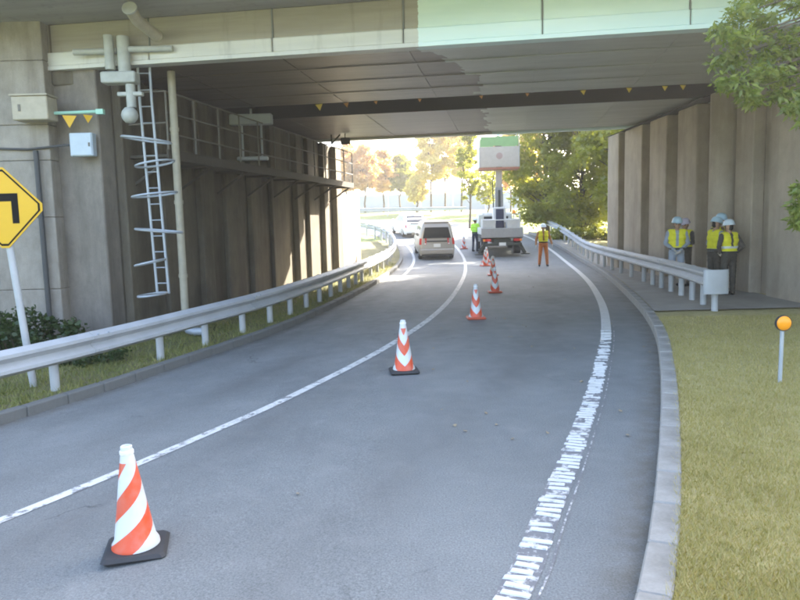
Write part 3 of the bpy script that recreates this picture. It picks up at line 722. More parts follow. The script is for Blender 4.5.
def car(x, y, rz, label, paint, L, W, Hh, van):
    """local +y is forward, origin under the middle"""
    t = thing('parked_car' if False else ('minivan' if van else 'car'), label, 'van' if van else 'car', (x, y, G(x,y)+.004), rz)
    h = L/2; w2 = W/2
    slope = math.atan2(G(x,y+1)-G(x,y-1), 2); t.rotation_euler = (slope,0,rz)
    if van:
        Ls = [(.22,-h+.12,h-.15,w2-.06,.12),(.30,-h+.02,h-.04,w2-.02,.18),(.50,-h,h,w2,.2),(.72,-h+.03,h-.04,w2,.2),(.95,-h+.07,h-.25,w2-.01,.22),(1.02,-h+.09,h-.75,w2-.02,.2),
              (1.35,-h+.15,h-1.15,w2-.09,.2),(1.62,-h+.22,h-1.55,w2-.15,.22),(Hh-.05,-h+.32,h-1.75,w2-.21,.22),(Hh,-h+.5,h-2.0,w2-.32,.22)]
    else:
        Ls = [(.20,-h+.12,h-.15,w2-.06,.12),(.30,-h+.02,h-.04,w2-.02,.18),(.50,-h,h,w2,.2),(.75,-h+.03,h-.08,w2,.2),(.90,-h+.12,h-.5,w2-.02,.22),(.96,-h+.35,h-1.2,w2-.04,.2),
              (1.2,-h+.7,h-1.6,w2-.13,.2),(Hh-.05,-h+1.05,h-1.95,w2-.2,.22),(Hh,-h+1.3,h-2.2,w2-.3,.22)]
    MB().layers(Ls).build('body', paint, t, smooth=35)
    def lay(z):
        for a, b in zip(Ls, Ls[1:]):
            if a[0] <= z <= b[0]:
                k = (z-a[0])/(b[0]-a[0]); return [p+(q-p)*k for p, q in zip(a, b)]
        return Ls[-1]
    def quad(name, pts, mat, n, par=t):
        n = Vector(n); P0 = [Vector(p)+n*.012 for p in pts]; P1 = [Vector(p)-n*.02 for p in pts]; k = len(pts)
        return MB().add(P0+P1, [tuple(range(k)), tuple(range(2*k-1,k-1,-1))]+[(i,k+i,k+(i+1)%k,(i+1)%k) for i in range(k)]).build(name, mat, par)
    zb, zt = (1.06,1.58) if van else (.98, Hh-.09)
    a, b = lay(zb), lay(zt)
    quad('rear_window', [(-(a[3]-.16),a[1],zb),(a[3]-.16,a[1],zb),(b[3]-.16,b[1],zt),(-(b[3]-.16),b[1],zt)], M['glass'], (0,-1,.2))
    quad('windscreen', [(a[3]-.16,a[2],zb),(-(a[3]-.16),a[2],zb),(-(b[3]-.16),b[2],zt),(b[3]-.16,b[2],zt)], M['glass'], (0,.8,.6))
    for s in (-1,1):
        ya, yb = a[1]+.35, a[2]-.35; yc, yd = b[1]+.3, b[2]-.25
        for f0, f1 in ((0,.31),(.34,.64),(.67,1)):
            p = [(s*a[3],ya+(yb-ya)*f0,zb),(s*a[3],ya+(yb-ya)*f1,zb),(s*b[3],yc+(yd-yc)*f1,zt),(s*b[3],yc+(yd-yc)*f0,zt)]
            quad('side_window', p if s > 0 else p[::-1], M['glass'], (s,0,.1))
        c = lay(.82)
        lz0, lz1 = (.76,1.06) if van else (.66,.82)
        c0, c1 = lay(lz0), lay(lz1)
        lp = [(s*(c0[3]-.01),c0[1]+.05,lz0),(s*(c0[3]-.34),c0[1],lz0),(s*(c1[3]-.34),c1[1],lz1),(s*(c1[3]-.01),c1[1]+.05,lz1)]
        lamp = quad('tail_lamp', lp[::-1] if s > 0 else lp, M['tail'], (0,-1,0))
        lp2 = [(s*(c0[3]-.26),c0[1]-.004,lz0+.02),(s*(c0[3]-.33),c0[1]-.004,lz0+.02),(s*(c0[3]-.33),c0[1]-.004,lz0+.07),(s*(c0[3]-.26),c0[1]-.004,lz0+.07)]
        quad('reverse_lamp', lp2[::-1] if s > 0 else lp2, M['white'], (0,-1,0), lamp)
        MB().box(-.09,.09,-.05,.05,-.07,.07,.02).build('mirror', paint, t, (s*(w2+.09), h-1.35, 1.08 if van else .98))
        for yy in (-h+.85, h-.85): wheel(t, s*(w2-.10), yy, .32, .2)
        fl = lay(.66)
        MB().box(-.16,.16,-.03,.03,-.07,.07,.02).build('headlight', M['white'], t, (s*(w2-.28), fl[2]-.02, .68))
    MB().box(-w2+.05,w2-.05,-h-.05,-h+.12,.30,.55,.04).build('rear_bumper', paint, t)
    MB().box(-w2+.12,w2-.12,-h-.03,-h+.1,.20,.30,.02).build('bumper_skirt', M['trim'], t)
    MB().box(-.165,.165,-.012,.012,-.08,.08).build('number_plate', M['plate'], t, (0, lay(.70)[1]-.02, .72))
    MB().box(-.5,.5,-.02,.02,-.03,.03,.01).build('tailgate_trim', M['trim'], t, (0, lay(.90)[1]-.012, .92))
    if van:
        MB().box(-w2+.25,w2-.25,-h+.28,-h+.6,Hh-.03,Hh+.035,.03).build('roof_spoiler', paint, t)
        MB().box(-.28,.28,-.012,.012,-.012,.012).build('wiper', M['trim'], t, (0,lay(1.1)[1]-.035,1.1))
    return t
car(1.78, 36.2, math.radians(2), 'silver minivan driving away in the left lane', M['van'], 4.5, 1.74, 1.82, True)
car(.75, 48.2, math.radians(14), 'white car beyond the minivan on the bend', M['carw'], 4.4, 1.7, 1.46, False)

# bucket truck, rear towards the camera
BT = thing('lift_truck', 'work truck with a raised boom and grey bucket, rear towards the camera', 'truck', (5.2, 36.6, G(5.2,36.6)+.02), math.radians(-3))
def tp(mb, name, mat, par=BT, **k): return mb.build(name, mat, par, **k)
tp(MB().box(-.42,.42,-2.2,3.4,.55,.78,.02), 'chassis', M['trk_d'])
tp(MB().box(-1.0,1.0,-2.2,1.6,.80,1.0,.02), 'bed', M['trk_d'])
for s in (-1,1):
    tp(MB().box(s*1.0-.03,s*1.0+.03,-2.15,1.55,1.002,1.34,.01), 'side_board', M['trk'])
    tp(MB().box(-.34,.34,-.3,.3,0,.75,.03), 'tool_box', M['trk'], loc=(s*.62,-1.4,1.003))
    wheel(BT, s*.82, -1.15, .40, .34); wheel(BT, s*.86, 2.6, .40, .24)
    og = tp(MB().bar((s*.75,-2.0,.72),(s*1.12,-2.0,.06),.16,.16), 'outrigger', M['trk_d'])
    tp(MB().box(-.2,.2,-.18,.18,0,.05), 'foot_pad', M['trk_d'], og, loc=(s*1.14,-2.0,0))
    tl = tp(MB().box(-.2,.2,-.03,.03,-.06,.06,.01), 'tail_lamp', M['tail'], loc=(s*.75,-2.235,.72))
    tp(MB().box(-.05,.05,-.008,.008,-.05,.05), 'indicator', M['amber'], tl, loc=(s*.14,-.035,0))
    tp(MB().tube([(s*.9,-1.8,1.0),(s*.9,-1.8,2.0)],.03,8), 'rack_post', M['trk'])
    tp(MB().tube([(s*.9,.9,1.0),(s*.9,.9,2.0)],.03,8), 'rack_post', M['trk'])
    tp(MB().tube([(s*.9,-1.85,1.98),(s*.9,.95,1.98)],.03,8), 'rack_rail', M['trk'])
tp(MB().box(-1.02,1.02,-2.28,-2.19,.84,1.30,.015), 'tail_board', M['trk_g'])
tp(MB().box(-.95,.95,-2.30,-2.18,.44,.58,.02), 'rear_bumper', M['trk_d'])
tp(MB().tube([(-.92,-1.82,1.70),(.92,-1.82,1.70)],.025,8), 'rack_bar', M['trk'])
tp(MB().box(-.165,.165,-2.33,-2.305,.45,.60), 'number_plate', M['plate'])
cab = tp(MB().layers([(.55,1.75,3.6,.98,.12),(.9,1.72,3.75,1.0,.14),(1.35,1.72,3.7,1.0,.14),(2.0,1.75,3.3,.92,.16),(2.12,1.85,3.1,.84,.16)]), 'cab', M['trk'], smooth=35)
tp(MB().box(-.7,.7,1.70,1.735,1.45,1.9), 'rear_window', M['glass'], cab)
tp(MB().lathe([(.52,1.003),(.52,1.2),(.42,1.25),(.42,1.5),(.36,1.55)],24,(0,-.6,0)), 'turret', M['trk_g'], smooth=40)
tp(MB().box(-.32,.32,-.98,-.2,1.55,2.35,.04), 'turret_housing', M['trk'])
tp(MB().box(-.2,.2,-1.03,-.985,1.3,2.25,.02), 'control_panel', M['navy'])
tp(MB().box(-.20,.20,-.8,-.4,2.2,3.35,.03), 'boom', M['trk_g'])
tp(MB().box(-.155,.155,-.76,-.44,3.352,4.22,.02), 'boom_section', M['bkt'])
tp(MB().bar((.0,-.85,2.3),(.0,-.82,3.2),.12,.10), 'lift_cylinder', M['trk_d'])
tp(MB().tube([(-.30,-.78,2.3),(-.33,-.75,3.6),(-.2,-.7,4.2)],.03,6), 'hose', M['trk_d'])
BZ = 4.22
tp(MB().box(-1.0,1.0,-1.05,.15,BZ+.003,BZ+.10,.01), 'bucket_floor', M['bkt_r'])
bp = [tp(MB().box(-.98,.98,-1.05,-1.01,BZ+.12,BZ+1.12,.01), 'bucket_panel', M['bkt']), tp(MB().box(-.98,.98,.11,.15,BZ+.12,BZ+1.12,.01), 'bucket_panel', M['bkt'])]
for s in (-1,1): tp(MB().box(s*1.0-.02,s*1.0+.02,-1.0,.1,BZ+.12,BZ+1.12,.01), 'bucket_panel', M['white'] if s < 0 else M['bkt'])
tp(MB().prism([(.16*math.cos(2*PI*k/20),.16*math.sin(2*PI*k/20)) for k in range(20)], lambda x,z:(x,-1.058,BZ+.66+z), lambda x,z:(x,-1.051,BZ+.66+z)), 'round_mark', M['bkt_m'], bp[0])
for x in (-.98,.98):
    for y in (-1.03,.13): tp(MB().tube([(x,y,BZ+.1),(x,y,BZ+1.85)],.025,8), 'bucket_post', M['trk_g'])
tp(MB().tube([(-.98,-1.03,BZ+1.85),(.98,-1.03,BZ+1.85),(.98,.13,BZ+1.85),(-.98,.13,BZ+1.85)],.025,8,closed=True), 'bucket_rail', M['trk_g'])
for y in (-1.03,.13): tp(MB().box(-.93,.93,y-.006,y+.006,BZ+1.16,BZ+1.62), 'green_screen', M['bkt_g'])
bl = tp(MB().lathe([(.09,0),(.09,.1),(.06,.16),(.01,.18)],14,(.62,-1.7,2.0)), 'beacon', M['amber'], smooth=40)
tp(MB().box(-.15,.15,-.15,.15,-.025,0), 'beacon_plate', M['trk_g'], loc=(.62,-1.7,2.0))
tp(MB().bar((.62,-1.85,1.98),(.9,-1.8,1.98),.04,.03), 'beacon_arm', M['trk_g'])

# ------------------------------------------------------------------ people
HI = {}
def clothmat(k, c, r=.85): 
    M[k] = plain(k, c, r, 0, .22, 9., .15)
for k, c in dict(uniform_grey=(.30,.34,.40), trouser_dark=(.05,.045,.035), trouser_navy=(.04,.05,.08), trouser_orange=(.55,.17,.04), jacket_olive=(.25,.22,.08), shirt_dark=(.07,.06,.05),
                 vest_yellow=(.78,.72,.02), vest_lime=(.50,.85,.08), boot=(.025,.022,.02), glove=(.55,.5,.42), skin=(.42,.25,.16), hair=(.015,.012,.01), trouser_grey=(.33,.37,.43), jacket_rust=(.36,.16,.05), shirt_brown=(.16,.11,.07)).items(): clothmat(k, c)
M['helmet_w'] = plain('helmet_white', (.66,.74,.78), .3, 0, .05); M['helmet_b'] = plain('helmet_pale_blue', (.42,.58,.66), .3, 0, .05); M['helmet_p'] = plain('helmet_lilac', (.50,.44,.54), .3, 0, .05)
M['strap'] = plain('dark_strap', (.03,.03,.03), .7); M['refl'] = plain('reflective_band', (.70,.72,.66), .35)
def capsule(p, q, r0, r1, n=14):
    p = Vector(p); q = Vector(q); d = q-p; L = d.length; d = d.normalized() if L > 1e-6 else Vector((0,0,1))
    a = d.cross(Vector((0,0,1)) if abs(d.z) < .9 else Vector((1,0,0))).normalized(); b = d.cross(a); V = []; F_ = []; rings = []
    for k in range(1, 5): an = -PI/2+PI/2*k/4; rings.append((p+d*r0*math.sin(an), r0*math.cos(an)))
    for k in range(0, 4): an = PI/2*k/4; rings.append((q+d*r1*math.sin(an), r1*math.cos(an)))
    for c, r in rings:
        for k in range(n): V.append(c + (a*math.cos(2*PI*k/n)+b*math.sin(2*PI*k/n))*r)
    V += [p-d*r0, q+d*r1]; R_ = len(rings)
    for i in range(R_-1):
        for k in range(n): F_.append((i*n+k, i*n+(k+1)%n, (i+1)*n+(k+1)%n, (i+1)*n+k))
    for k in range(n): F_.append((R_*n, (k+1)%n, k)); F_.append((R_*n+1, (R_-1)*n+k, (R_-1)*n+(k+1)%n))
    return V, F_
def hand(C, wr, el, side, curl=.5):
    wr = Vector(wr); d = (wr-Vector(el)).normalized()
    a = d.cross(Vector((0,1,0)) if abs(d.y) < .8 else Vector((0,0,1))).normalized()   # palm normal-ish
    lat = d.cross(a).normalized()
    if lat.y < 0: lat = -lat
    inn = Vector((-side,0,0)); inn = (inn - d*inn.dot(d)); inn = inn.normalized() if inn.length > .1 else a
    for f in (-.022,0,.022): C.append((wr+lat*f*.7, wr+d*.085+lat*f, .021, .017, 'hand'))
    for f, L in ((.034,.068),(.012,.078),(-.011,.073),(-.033,.058)):
        k0 = wr+d*.092+lat*f; k1 = k0+(d*(1-curl*.4)+inn*curl*.6).normalized()*L*.55; k2 = k1+(d*(1-curl)+inn*curl).normalized()*L*.5
        C.append((k0,k1,.0105,.0098,'hand')); C.append((k1,k2,.0098,.0085,'hand'))
    t0 = wr+d*.025+lat*.026; t1 = t0+(d*.6+lat*.8).normalized()*.045; t2 = t1+(d*.85+lat*.25+inn*.3).normalized()*.035
    C.append((t0,t1,.014,.0115,'hand')); C.append((t1,t2,.0115,.0095,'hand'))
def person(loc, rz, label, legs, arms, lean=(0,0), head_yaw=0., head_pitch=0., top='uniform_grey', pants='trouser_grey', hands='skin', vest='vest_yellow', helmet='helmet_w', H_=1.70, split='front', bulk=1.0, band=False):
    """legs: [(knee, ankle)] for right(+x) and left; arms: [(elbow, wrist)]; local: facing +y"""
    t = thing('person', label, 'person', loc, rz)
    C = []; lx, ly = lean; b = bulk
    top_ = Vector((lx, ly, 0))
    def at(z): k = max(0., (z-.95)/.45); return top_*k
    for s, (kn, an) in zip((1,-1), legs):
        hip = Vector((s*.088,0,.90)); kn = Vector(kn); an = Vector(an)
        C += [(hip,kn,.092*b,.066*b,'pants'),(kn,an,.066*b,.052*b,'pants'),(an,an+Vector((0,0,.06)),.056,.056,'pants')]
        C += [(an+Vector((0,-.03,-.045)),an+Vector((s*.015,.15,-.055)),.043,.036,'boot'),(an,an+Vector((0,-.01,-.03)),.045,.046,'boot')]
    C += [((-.07,0,.93),(.07,0,.93),.112*b,.112*b,'pants'),((-.055,.0,1.02),(.055,0,1.02),.115*b,.115*b,'top')]
    for z, hx, r in ((1.14,.066,.115),(1.27,.085,.118),(1.36,.10,.095)):
        o = at(z); C.append((o+Vector((-hx,0,z)), o+Vector((hx,0,z)), r*b, r*b, 'top'))
    o = at(1.40); C.append((o+Vector((-.155,0,1.395)), o+Vector((.155,0,1.395)), .066, .066, 'top'))
    C.append((o+Vector((0,-.005,1.40)), o+Vector((0,.012,1.52)), .062, .052, 'skin'))
    hc = o+Vector((0,.02,1.595))
    cy, sy = math.cos(head_yaw), math.sin(head_yaw); cp, sp = math.cos(head_pitch), math.sin(head_pitch)
    def hd(x, y, z):
        y, z = y*cp+z*sp, -y*sp+z*cp; return hc+Vector((x*cy-y*sy, x*sy+y*cy, z))
    C += [(hd(0,-.012,.035),hd(0,-.005,-.005),.090,.082,'skin'),(hd(0,.03,-.03),hd(0,.035,-.065),.062,.045,'skin'),(hd(0,.072,-.09),hd(0,.066,-.085),.026,.028,'skin'),
          (hd(0,.085,.01),hd(0,.104,-.022),.011,.016,'skin'),(hd(-.02,.085,-.062),hd(.02,.085,-.062),.010,.010,'lip')]
    for s in (-1,1):
        C.append((hd(s*.084,-.005,.01),hd(s*.087,-.01,-.035),.014,.012,'skin')); C.append((hd(s*.032,.077,.012),hd(s*.036,.076,.012),.012,.012,'eye')); C.append((hd(s*.05,.06,.035),hd(s*.02,.082,.036),.012,.012,'hair'))
    C.append((hd(0,-.045,.02),hd(0,-.05,-.04),.066,.055,'hair'))
    for s, (el, wr) in zip((1,-1), arms):
        shd = o+Vector((s*.185,0,1.385)); el = Vector(el); wr = Vector(wr)
        C += [(shd,el,.060*b,.048*b,'top'),(el,wr,.048*b,.036*b,'top')]; hand(C, wr, el, s)
    mb = MB()
    for p, q, ra, rb_, _ in C: mb.add(*capsule(p, q, ra, rb_))
    tmp = mb.build('tmp_body', M['skin'])
    md = tmp.modifiers.new('r', 'REMESH'); md.mode = 'VOXEL'; md.voxel_size = .0095
    ms = tmp.modifiers.new('s', 'SMOOTH'); ms.iterations = 3; ms.factor = .5
    dg = bpy.context.evaluated_depsgraph_get(); me = bpy.data.meshes.new_from_object(tmp.evaluated_get(dg))
    old = tmp.data; bpy.data.objects.remove(tmp); bpy.data.meshes.remove(old)
    n = len(me.vertices); co = np.empty(n*3, np.float32); me.vertices.foreach_get('co', co); co = co.reshape(-1,3)
    nf = len(me.polygons); ce = np.empty(nf*3, np.float32); me.polygons.foreach_get('center', ce); ce = ce.reshape(-1,3)
    best = np.full(nf, 1e9); idx = np.zeros(nf, int)
    for i, (p, q, ra, rb_, tg) in enumerate(C):
        p = np.array(p); q = np.array(q); d = q-p; L2 = max(d@d, 1e-9); tt = np.clip(((ce-p)@d)/L2, 0, 1)
        ds = np.linalg.norm(ce-p-tt[:,None]*d, axis=1)-(ra+(rb_-ra)*tt); 
        if tg in ('eye','lip','hair'): ds = ds-.002
        k = ds < best; best[k] = ds[k]; idx[k] = i
    tags = ['pants','top','skin','hand','boot','eye','hair','lip']; ti = np.array([tags.index(c[4]) for c in C])[idx]
    # folds in the clothes
    nm = np.empty(n*3, np.float32); me.vertices.foreach_get('normal', nm); nm = nm.reshape(-1,3)
    fold = np.sin(co[:,2]*70+np.sin(co[:,0]*26)*2+co[:,1]*30)*np.sin(co[:,0]*40+co[:,2]*18)
    vz = (co[:,2] < 1.40) & (co[:,2] > .12); co2 = co+nm*(fold*.005*vz)[:,None]
    hh = np.zeros(n, bool)
    for p, q, ra, rb_, tg in C:
        if tg == 'hand': hh |= np.linalg.norm(co-np.array(p), axis=1) < .05
    co2[hh] = co[hh]
    me.vertices.foreach_set('co', co2.ravel().astype(np.float32))
    me.materials.clear()
    for mk in (pants, top, 'skin', hands, 'boot', 'hair', 'hair', 'skin'): me.materials.append(M[mk])
    me.polygons.foreach_set('material_index', ti.astype(np.int32)); me.shade_smooth(); me.update()
    S = H_/1.70
    ob = link('body', me, t); ob.scale = (S,S,S)
    # vest: a shell lifted off the torso
    pv = [tuple(p.vertices) for p in me.polygons]; tor = np.zeros(nf, bool)
    torso_ids = [i for i, c in enumerate(C) if c[4] == 'top' and abs(Vector(c[0]).x+Vector(c[1]).x) < .02]
    tor = np.isin(idx, torso_ids) & (ce[:,2] > 1.03)
    x_ = ce[:,0]-top_.x*np.clip((ce[:,2]-.95)/.45,0,1); z_ = ce[:,2]
    if vest:
        cut = (np.abs(x_) < .030+.10*np.clip(z_-1.30,0,1)) if split else np.zeros(nf,bool)
        sgn = 1 if split == 'front' else -1
        front = (ce[:,1]-top_.y*np.clip((z_-.95)/.45,0,1))*sgn > .02
        if split == 'both': front = np.ones(nf,bool)
        kp = tor & ~(cut & front & (z_ > (1.06 if split == 'front' else 1.14))) & (np.hypot(x_, ce[:,1]) > .05)
        def shell(name, mask, off, mat, par):
            fl = [pv[i] for i in np.nonzero(mask)[0]]; used = sorted({v for f in fl for v in f}); mp = {v: i for i, v in enumerate(used)}; u = np.array(used)
            if not len(u): return None
            P0 = co2[u]+nm[u]*off; P1 = co2[u]+nm[u]*.001
            sm = MB(); k = len(u); sm.v = [tuple(p) for p in P0]+[tuple(p) for p in P1]
            sm.f = [tuple(mp[v] for v in f) for f in fl]; from collections import Counter
            ec = Counter(); 
            for f in fl:
                for a_, b_ in zip(f, f[1:]+f[:1]): ec[(min(a_,b_),max(a_,b_))] += 1
            for f in fl:
                for a_, b_ in zip(f, f[1:]+f[:1]):
                    if ec[(min(a_,b_),max(a_,b_))] == 1: sm.f.append((mp[b_],mp[a_],mp[a_]+k,mp[b_]+k))
            sm.mi = [0]*len(sm.f); q = sm.build(name, mat, par, smooth=60); q.scale = (S,S,S) if par is t else (1,1,1); return q
        ve = shell('safety_vest', kp, .014, M[vest], t)
        if band and ve: shell('reflective_band', kp & (z_ > 1.10) & (z_ < 1.145), .018, M['refl'], ve)
    bt = shell('belt', (np.isin(idx, [i for i, c in enumerate(C) if c[4] in ('top','pants')]) & (z_ > .985) & (z_ < 1.025) & (np.abs(x_) < .2) & (np.abs(ce[:,1]) < .16)), .012, M['strap'], t) if vest else None
    if helmet:
        he = MB().lathe([(.128,-.012),(.130,.0),(.118,.010),(.115,.04),(.100,.085),(.070,.115),(.03,.128),(.002,.130)], 26, sy=1.14)
        q = he.build('helmet', M[helmet], t, smooth=50); hp = hd(0,-.008,.045); q.location = hp*S; q.scale = (S,S,S); q.rotation_euler = (-head_pitch,0,head_yaw)
        MB().add([(-.075,.115,-.004),(.075,.115,-.004),(.05,.175,-.018),(-.05,.175,-.018),(-.075,.115,.006),(.075,.115,.006),(.05,.175,-.010),(-.05,.175,-.010)],
                 [(3,2,1,0),(4,5,6,7),(0,1,5,4),(1,2,6,5),(2,3,7,6),(3,0,4,7)]).build('visor', M[helmet], q)
        MB().tube([(-.088,.02,-.015),(-.07,.05,-.11),(0,.07,-.158),(.07,.05,-.11),(.088,.02,-.015)],.006,6).build('chin_strap', M['strap'], q)
    return t
ST = [((.10,.02,.49),(.105,-.02,.10)),((-.10,.02,.49),(-.105,-.02,.10))]
def stand(w_=.11, dy=.0): return [((.10+w_*.2,.02,.49),(w_,-.02+dy,.10)),((-.10-w_*.2,.02,.49),(-w_,-.02-dy,.10))]
HANG = [((.255,-.03,1.12),(.27,.05,.88)),((-.255,-.03,1.12),(-.27,.05,.88))]
CLASP = [((.26,-.01,1.13),(.07,.17,.97)),((-.26,-.01,1.13),(-.06,.17,.95))]
CROSS = [((.25,.02,1.14),(-.04,.19,1.16)),((-.25,.02,1.12),(.03,.20,1.10))]
HIP = [((.31,-.06,1.14),(.22,.03,1.0)),((-.31,-.06,1.14),(-.22,.03,1.0))]
NOTE = [((.25,.03,1.13),(.10,.24,1.16)),((-.25,.03,1.13),(-.10,.24,1.12))]
pz = lambda x, y: G(x,y)+.152
person((6.86,17.3,pz(6.86,17.3)), math.radians(165), 'worker in grey uniform and yellow V vest, arms folded down, left of the footpath pair', stand(), CLASP, (0,0), .1, .1, 'uniform_grey', 'trouser_grey', 'glove', 'vest_yellow', 'helmet_b', 1.74, 'front')
person((7.42,18.15,pz(7.42,18.15)), math.radians(120), 'worker half hidden behind the grey-uniformed one, lilac helmet, dark trousers', stand(), NOTE, (0,0), .2, .2, 'shirt_dark', 'trouser_dark', 'skin', 'vest_yellow', 'helmet_p', 1.70, 'front')
person((7.45,16.55,pz(7.45,16.55)), math.radians(-75), 'worker in grey shirt seen from the side, facing right on the footpath', stand(.1,.05), NOTE, (0,.03), -.1, .25, 'uniform_grey', 'trouser_dark', 'jacket_rust', 'vest_yellow', 'helmet_b', 1.72, 'front')
person((7.50,15.9,pz(7.5,15.9)), math.radians(10), 'worker seen from behind in yellow vest and dark trousers, rightmost on the footpath', stand(.10), HIP, (0,.02), .3, .1, 'shirt_dark', 'trouser_dark', 'glove', 'vest_yellow', 'helmet_w', 1.66, 'back', 1.05, True)
person((7.80,17.0,pz(7.8,17.0)), math.radians(185), 'tall worker mostly hidden behind the other two by the right wall', stand(), HANG, (0,0), .1, .1, 'shirt_brown', 'trouser_dark', 'skin', 'vest_yellow', 'helmet_b', 1.80, 'front')
person((6.02,29.2,G(6.02,29.2)), math.radians(175), 'worker in orange trousers and yellow vest standing on the road right of the truck', stand(.16), [((.28,-.02,1.13),(.30,.08,.90)),((-.28,.0,1.13),(-.34,.10,.93))], (0,0), 0, .05, 'jacket_rust', 'trouser_orange', 'glove', 'vest_yellow', 'helmet_w', 1.72, 'front', 1.08)
person((4.1,37.6,G(4.1,37.6)), math.radians(-40), 'worker in a bright lime vest and dark trousers left of the truck', stand(.13), NOTE, (0,.02), 0, .1, 'vest_lime', 'trouser_navy', 'skin', 'vest_lime', 'helmet_w', 1.74, None)
person((5.25,36.2,G(5.2,36.6)+.02+4.325), math.radians(100), 'worker standing inside the raised bucket of the truck', stand(), NOTE, (0,.05), 0, -.2, 'shirt_dark', 'trouser_navy', 'skin', None, 'helmet_w', 1.66, None)

# ------------------------------------------------------------------ trees and plants
def leaf_cloud(name, centres, radii, counts, size, mat, parent, aspect=.55, droop=0., hollow=.35):
    Vs = []
    for (c, r, n) in zip(centres, radii, counts):
        d = RNG.normal(size=(n,3)); d /= np.linalg.norm(d,axis=1)[:,None]
        rr = (hollow+(1-hollow)*RNG.random(n)**.6)[:,None]; P = np.array(c)+d*rr*np.array(r)
        a = RNG.normal(size=(n,3)); a[:,2] = a[:,2]*.6-droop; a /= np.linalg.norm(a,axis=1)[:,None]
        b = np.cross(a, RNG.normal(size=(n,3))); b /= np.linalg.norm(b,axis=1)[:,None]
        s = size*RNG.uniform(.6,1.35,n)[:,None]
        nrm = np.cross(a, b)
        Vs.append(np.stack([P, P+a*s*.45+b*s*aspect*.5+nrm*s*.08, P+a*s, P+a*s*.45-b*s*aspect*.5+nrm*s*.08],1).reshape(-1,3))
    V = np.concatenate(Vs); F_ = np.arange(len(V)).reshape(-1,4)
    o = npmesh(name, V, F_, mat, parent); stuff(o); return o
LM = {}
LM['orange'] = leafmat('leaf_autumn_orange', (.60,.40,.17), (.80,.62,.30), .65); LM['yellow'] = leafmat('leaf_autumn_yellow', (.62,.53,.17), (.82,.73,.30), .65)
LM['yg'] = leafmat('leaf_yellow_green', (.28,.30,.04), (.46,.43,.08), .6); LM['green'] = leafmat('leaf_fresh_green', (.24,.26,.03), (.44,.43,.06), .6)
LM['dark'] = leafmat('leaf_dark_green', (.025,.055,.012), (.07,.12,.025), .3); LM['near'] = leafmat('leaf_near_green', (.12,.19,.02), (.38,.43,.06), .5)
def tree(name, x, y, h, rx, label, leaf, n=60, per=60, size=.28, base=.35, shape='cone', group=None, seed=0, tr=.14):
    rg = random.Random(seed+int(x*10)+int(y)); z0 = G(x,y)-.05
    t = thing(name, label, 'tree', (x,y,z0), 0, group)
    mb = MB(); bend = [(rg.uniform(-.1,.1)*k, rg.uniform(-.1,.1)*k, h*.94*k/7) for k in range(8)]
    mb.tube(bend, [tr*(1-.12*k) for k in range(8)], 8)
    cs = []; rs = []; 
    for i in range(n):
        f = rg.random()**.9; z = h*(base+(1-base)*f)
        if shape == 'cone': rad = rx*(1-f)**.65*(.35+.65*min(1, f*6+.4))
        elif shape == 'col': rad = rx*(math.sin(PI*(.12+.86*f))**.7)
        else: rad = rx*math.sqrt(max(.02, 1-(2*f-1)**2))
        a = rg.uniform(0, 2*PI); q = rad*math.sqrt(rg.uniform(.12,1)); c = (q*math.cos(a), q*math.sin(a), z)
        cs.append(c); s = rg.uniform(.6,1.25)*rx*.30; rs.append((s, s, s*rg.uniform(.5,.8)))
        if i % 2 == 0:
            zb = max(h*base*.75, z-q*.7-.2); k = min(7, zb/(h*.94)*7); bx = bend[int(k)]
            mb.tube([(bx[0],bx[1],zb), (c[0]*.5+bx[0]*.5, c[1]*.5+bx[1]*.5, zb+(z-zb)*.6), c], [tr*.35,tr*.22,.012], 5)
    mb.build('trunk', M['bark'], t, smooth=60)
    leaf_cloud('crown', cs, rs, [per]*n, size, LM[leaf], t)
    return t
def at_px(px, Y): return (px-400)/700*Y
row = [(336,74,6.2,1.5,'orange','leftmost orange autumn tree, beside the walkway end'),(351,76,7.2,1.5,'orange','second orange autumn tree from the left'),
 (368,75,7.0,1.5,'orange','third orange autumn tree from the left'),(386,77,6.6,1.3,'orange','thin orange tree standing above the rail bend'),
 (403,78,6.0,1.5,'yg','yellow-green tree behind the white car'),(419,72,3.6,1.0,'yellow','small low yellow tree just left of the tall yellow ones'),
 (433,73,10.5,1.7,'yellow','tall yellow tree directly behind the minivan, left of three'),(447,74,11.2,1.6,'yellow','tall yellow tree, middle of the three behind the minivan'),
 (463,72,11.0,1.5,'yellow','tall yellow tree, right of the three behind the minivan')]
for i, (px_, Y, h, rx, lf, lb) in enumerate(row):
    tree('autumn_tree', at_px(px_,Y), Y, h, rx, lb, lf, 70, 150, .32, .28 if h > 9 else .36, 'col', 'autumn trees in a row beyond the bend', i, .11)
tree('cypress_tree', at_px(471,52), 52, 7.6, .8, 'narrow green tree directly left of the bucket', 'green', 60, 60, .22, .30, 'col', None, 21, .09)
tree('round_tree', at_px(489,58), 58, 4.6, 1.35, 'small round yellow-green tree behind the truck boom', 'yg', 50, 60, .22, .35, 'ball', None, 22, .08)
for i, (px_, Y, h, lb) in enumerate([(512,70,7.5,'orange tree seen between boom and green trees, nearer the boom'),(533,66,7.8,'orange tree with a thin dark trunk next to the large green trees')]):
    tree('autumn_tree', at_px(px_,Y), Y, h, 1.6, lb, 'orange', 60, 110, .30, .30, 'col', 'orange trees behind the truck', 30+i, .10)
tree('green_tree', at_px(549,47), 47, 11.5, 2.6, 'large leafy green tree right of the truck, left one of two', 'green', 170, 190, .24, .07, 'col', None, 41, .17)
tree('green_tree', at_px(583,44), 44, 11.8, 2.7, 'large leafy green tree beside the right abutment end', 'green', 170, 190, .24, .07, 'col', None, 42, .17)
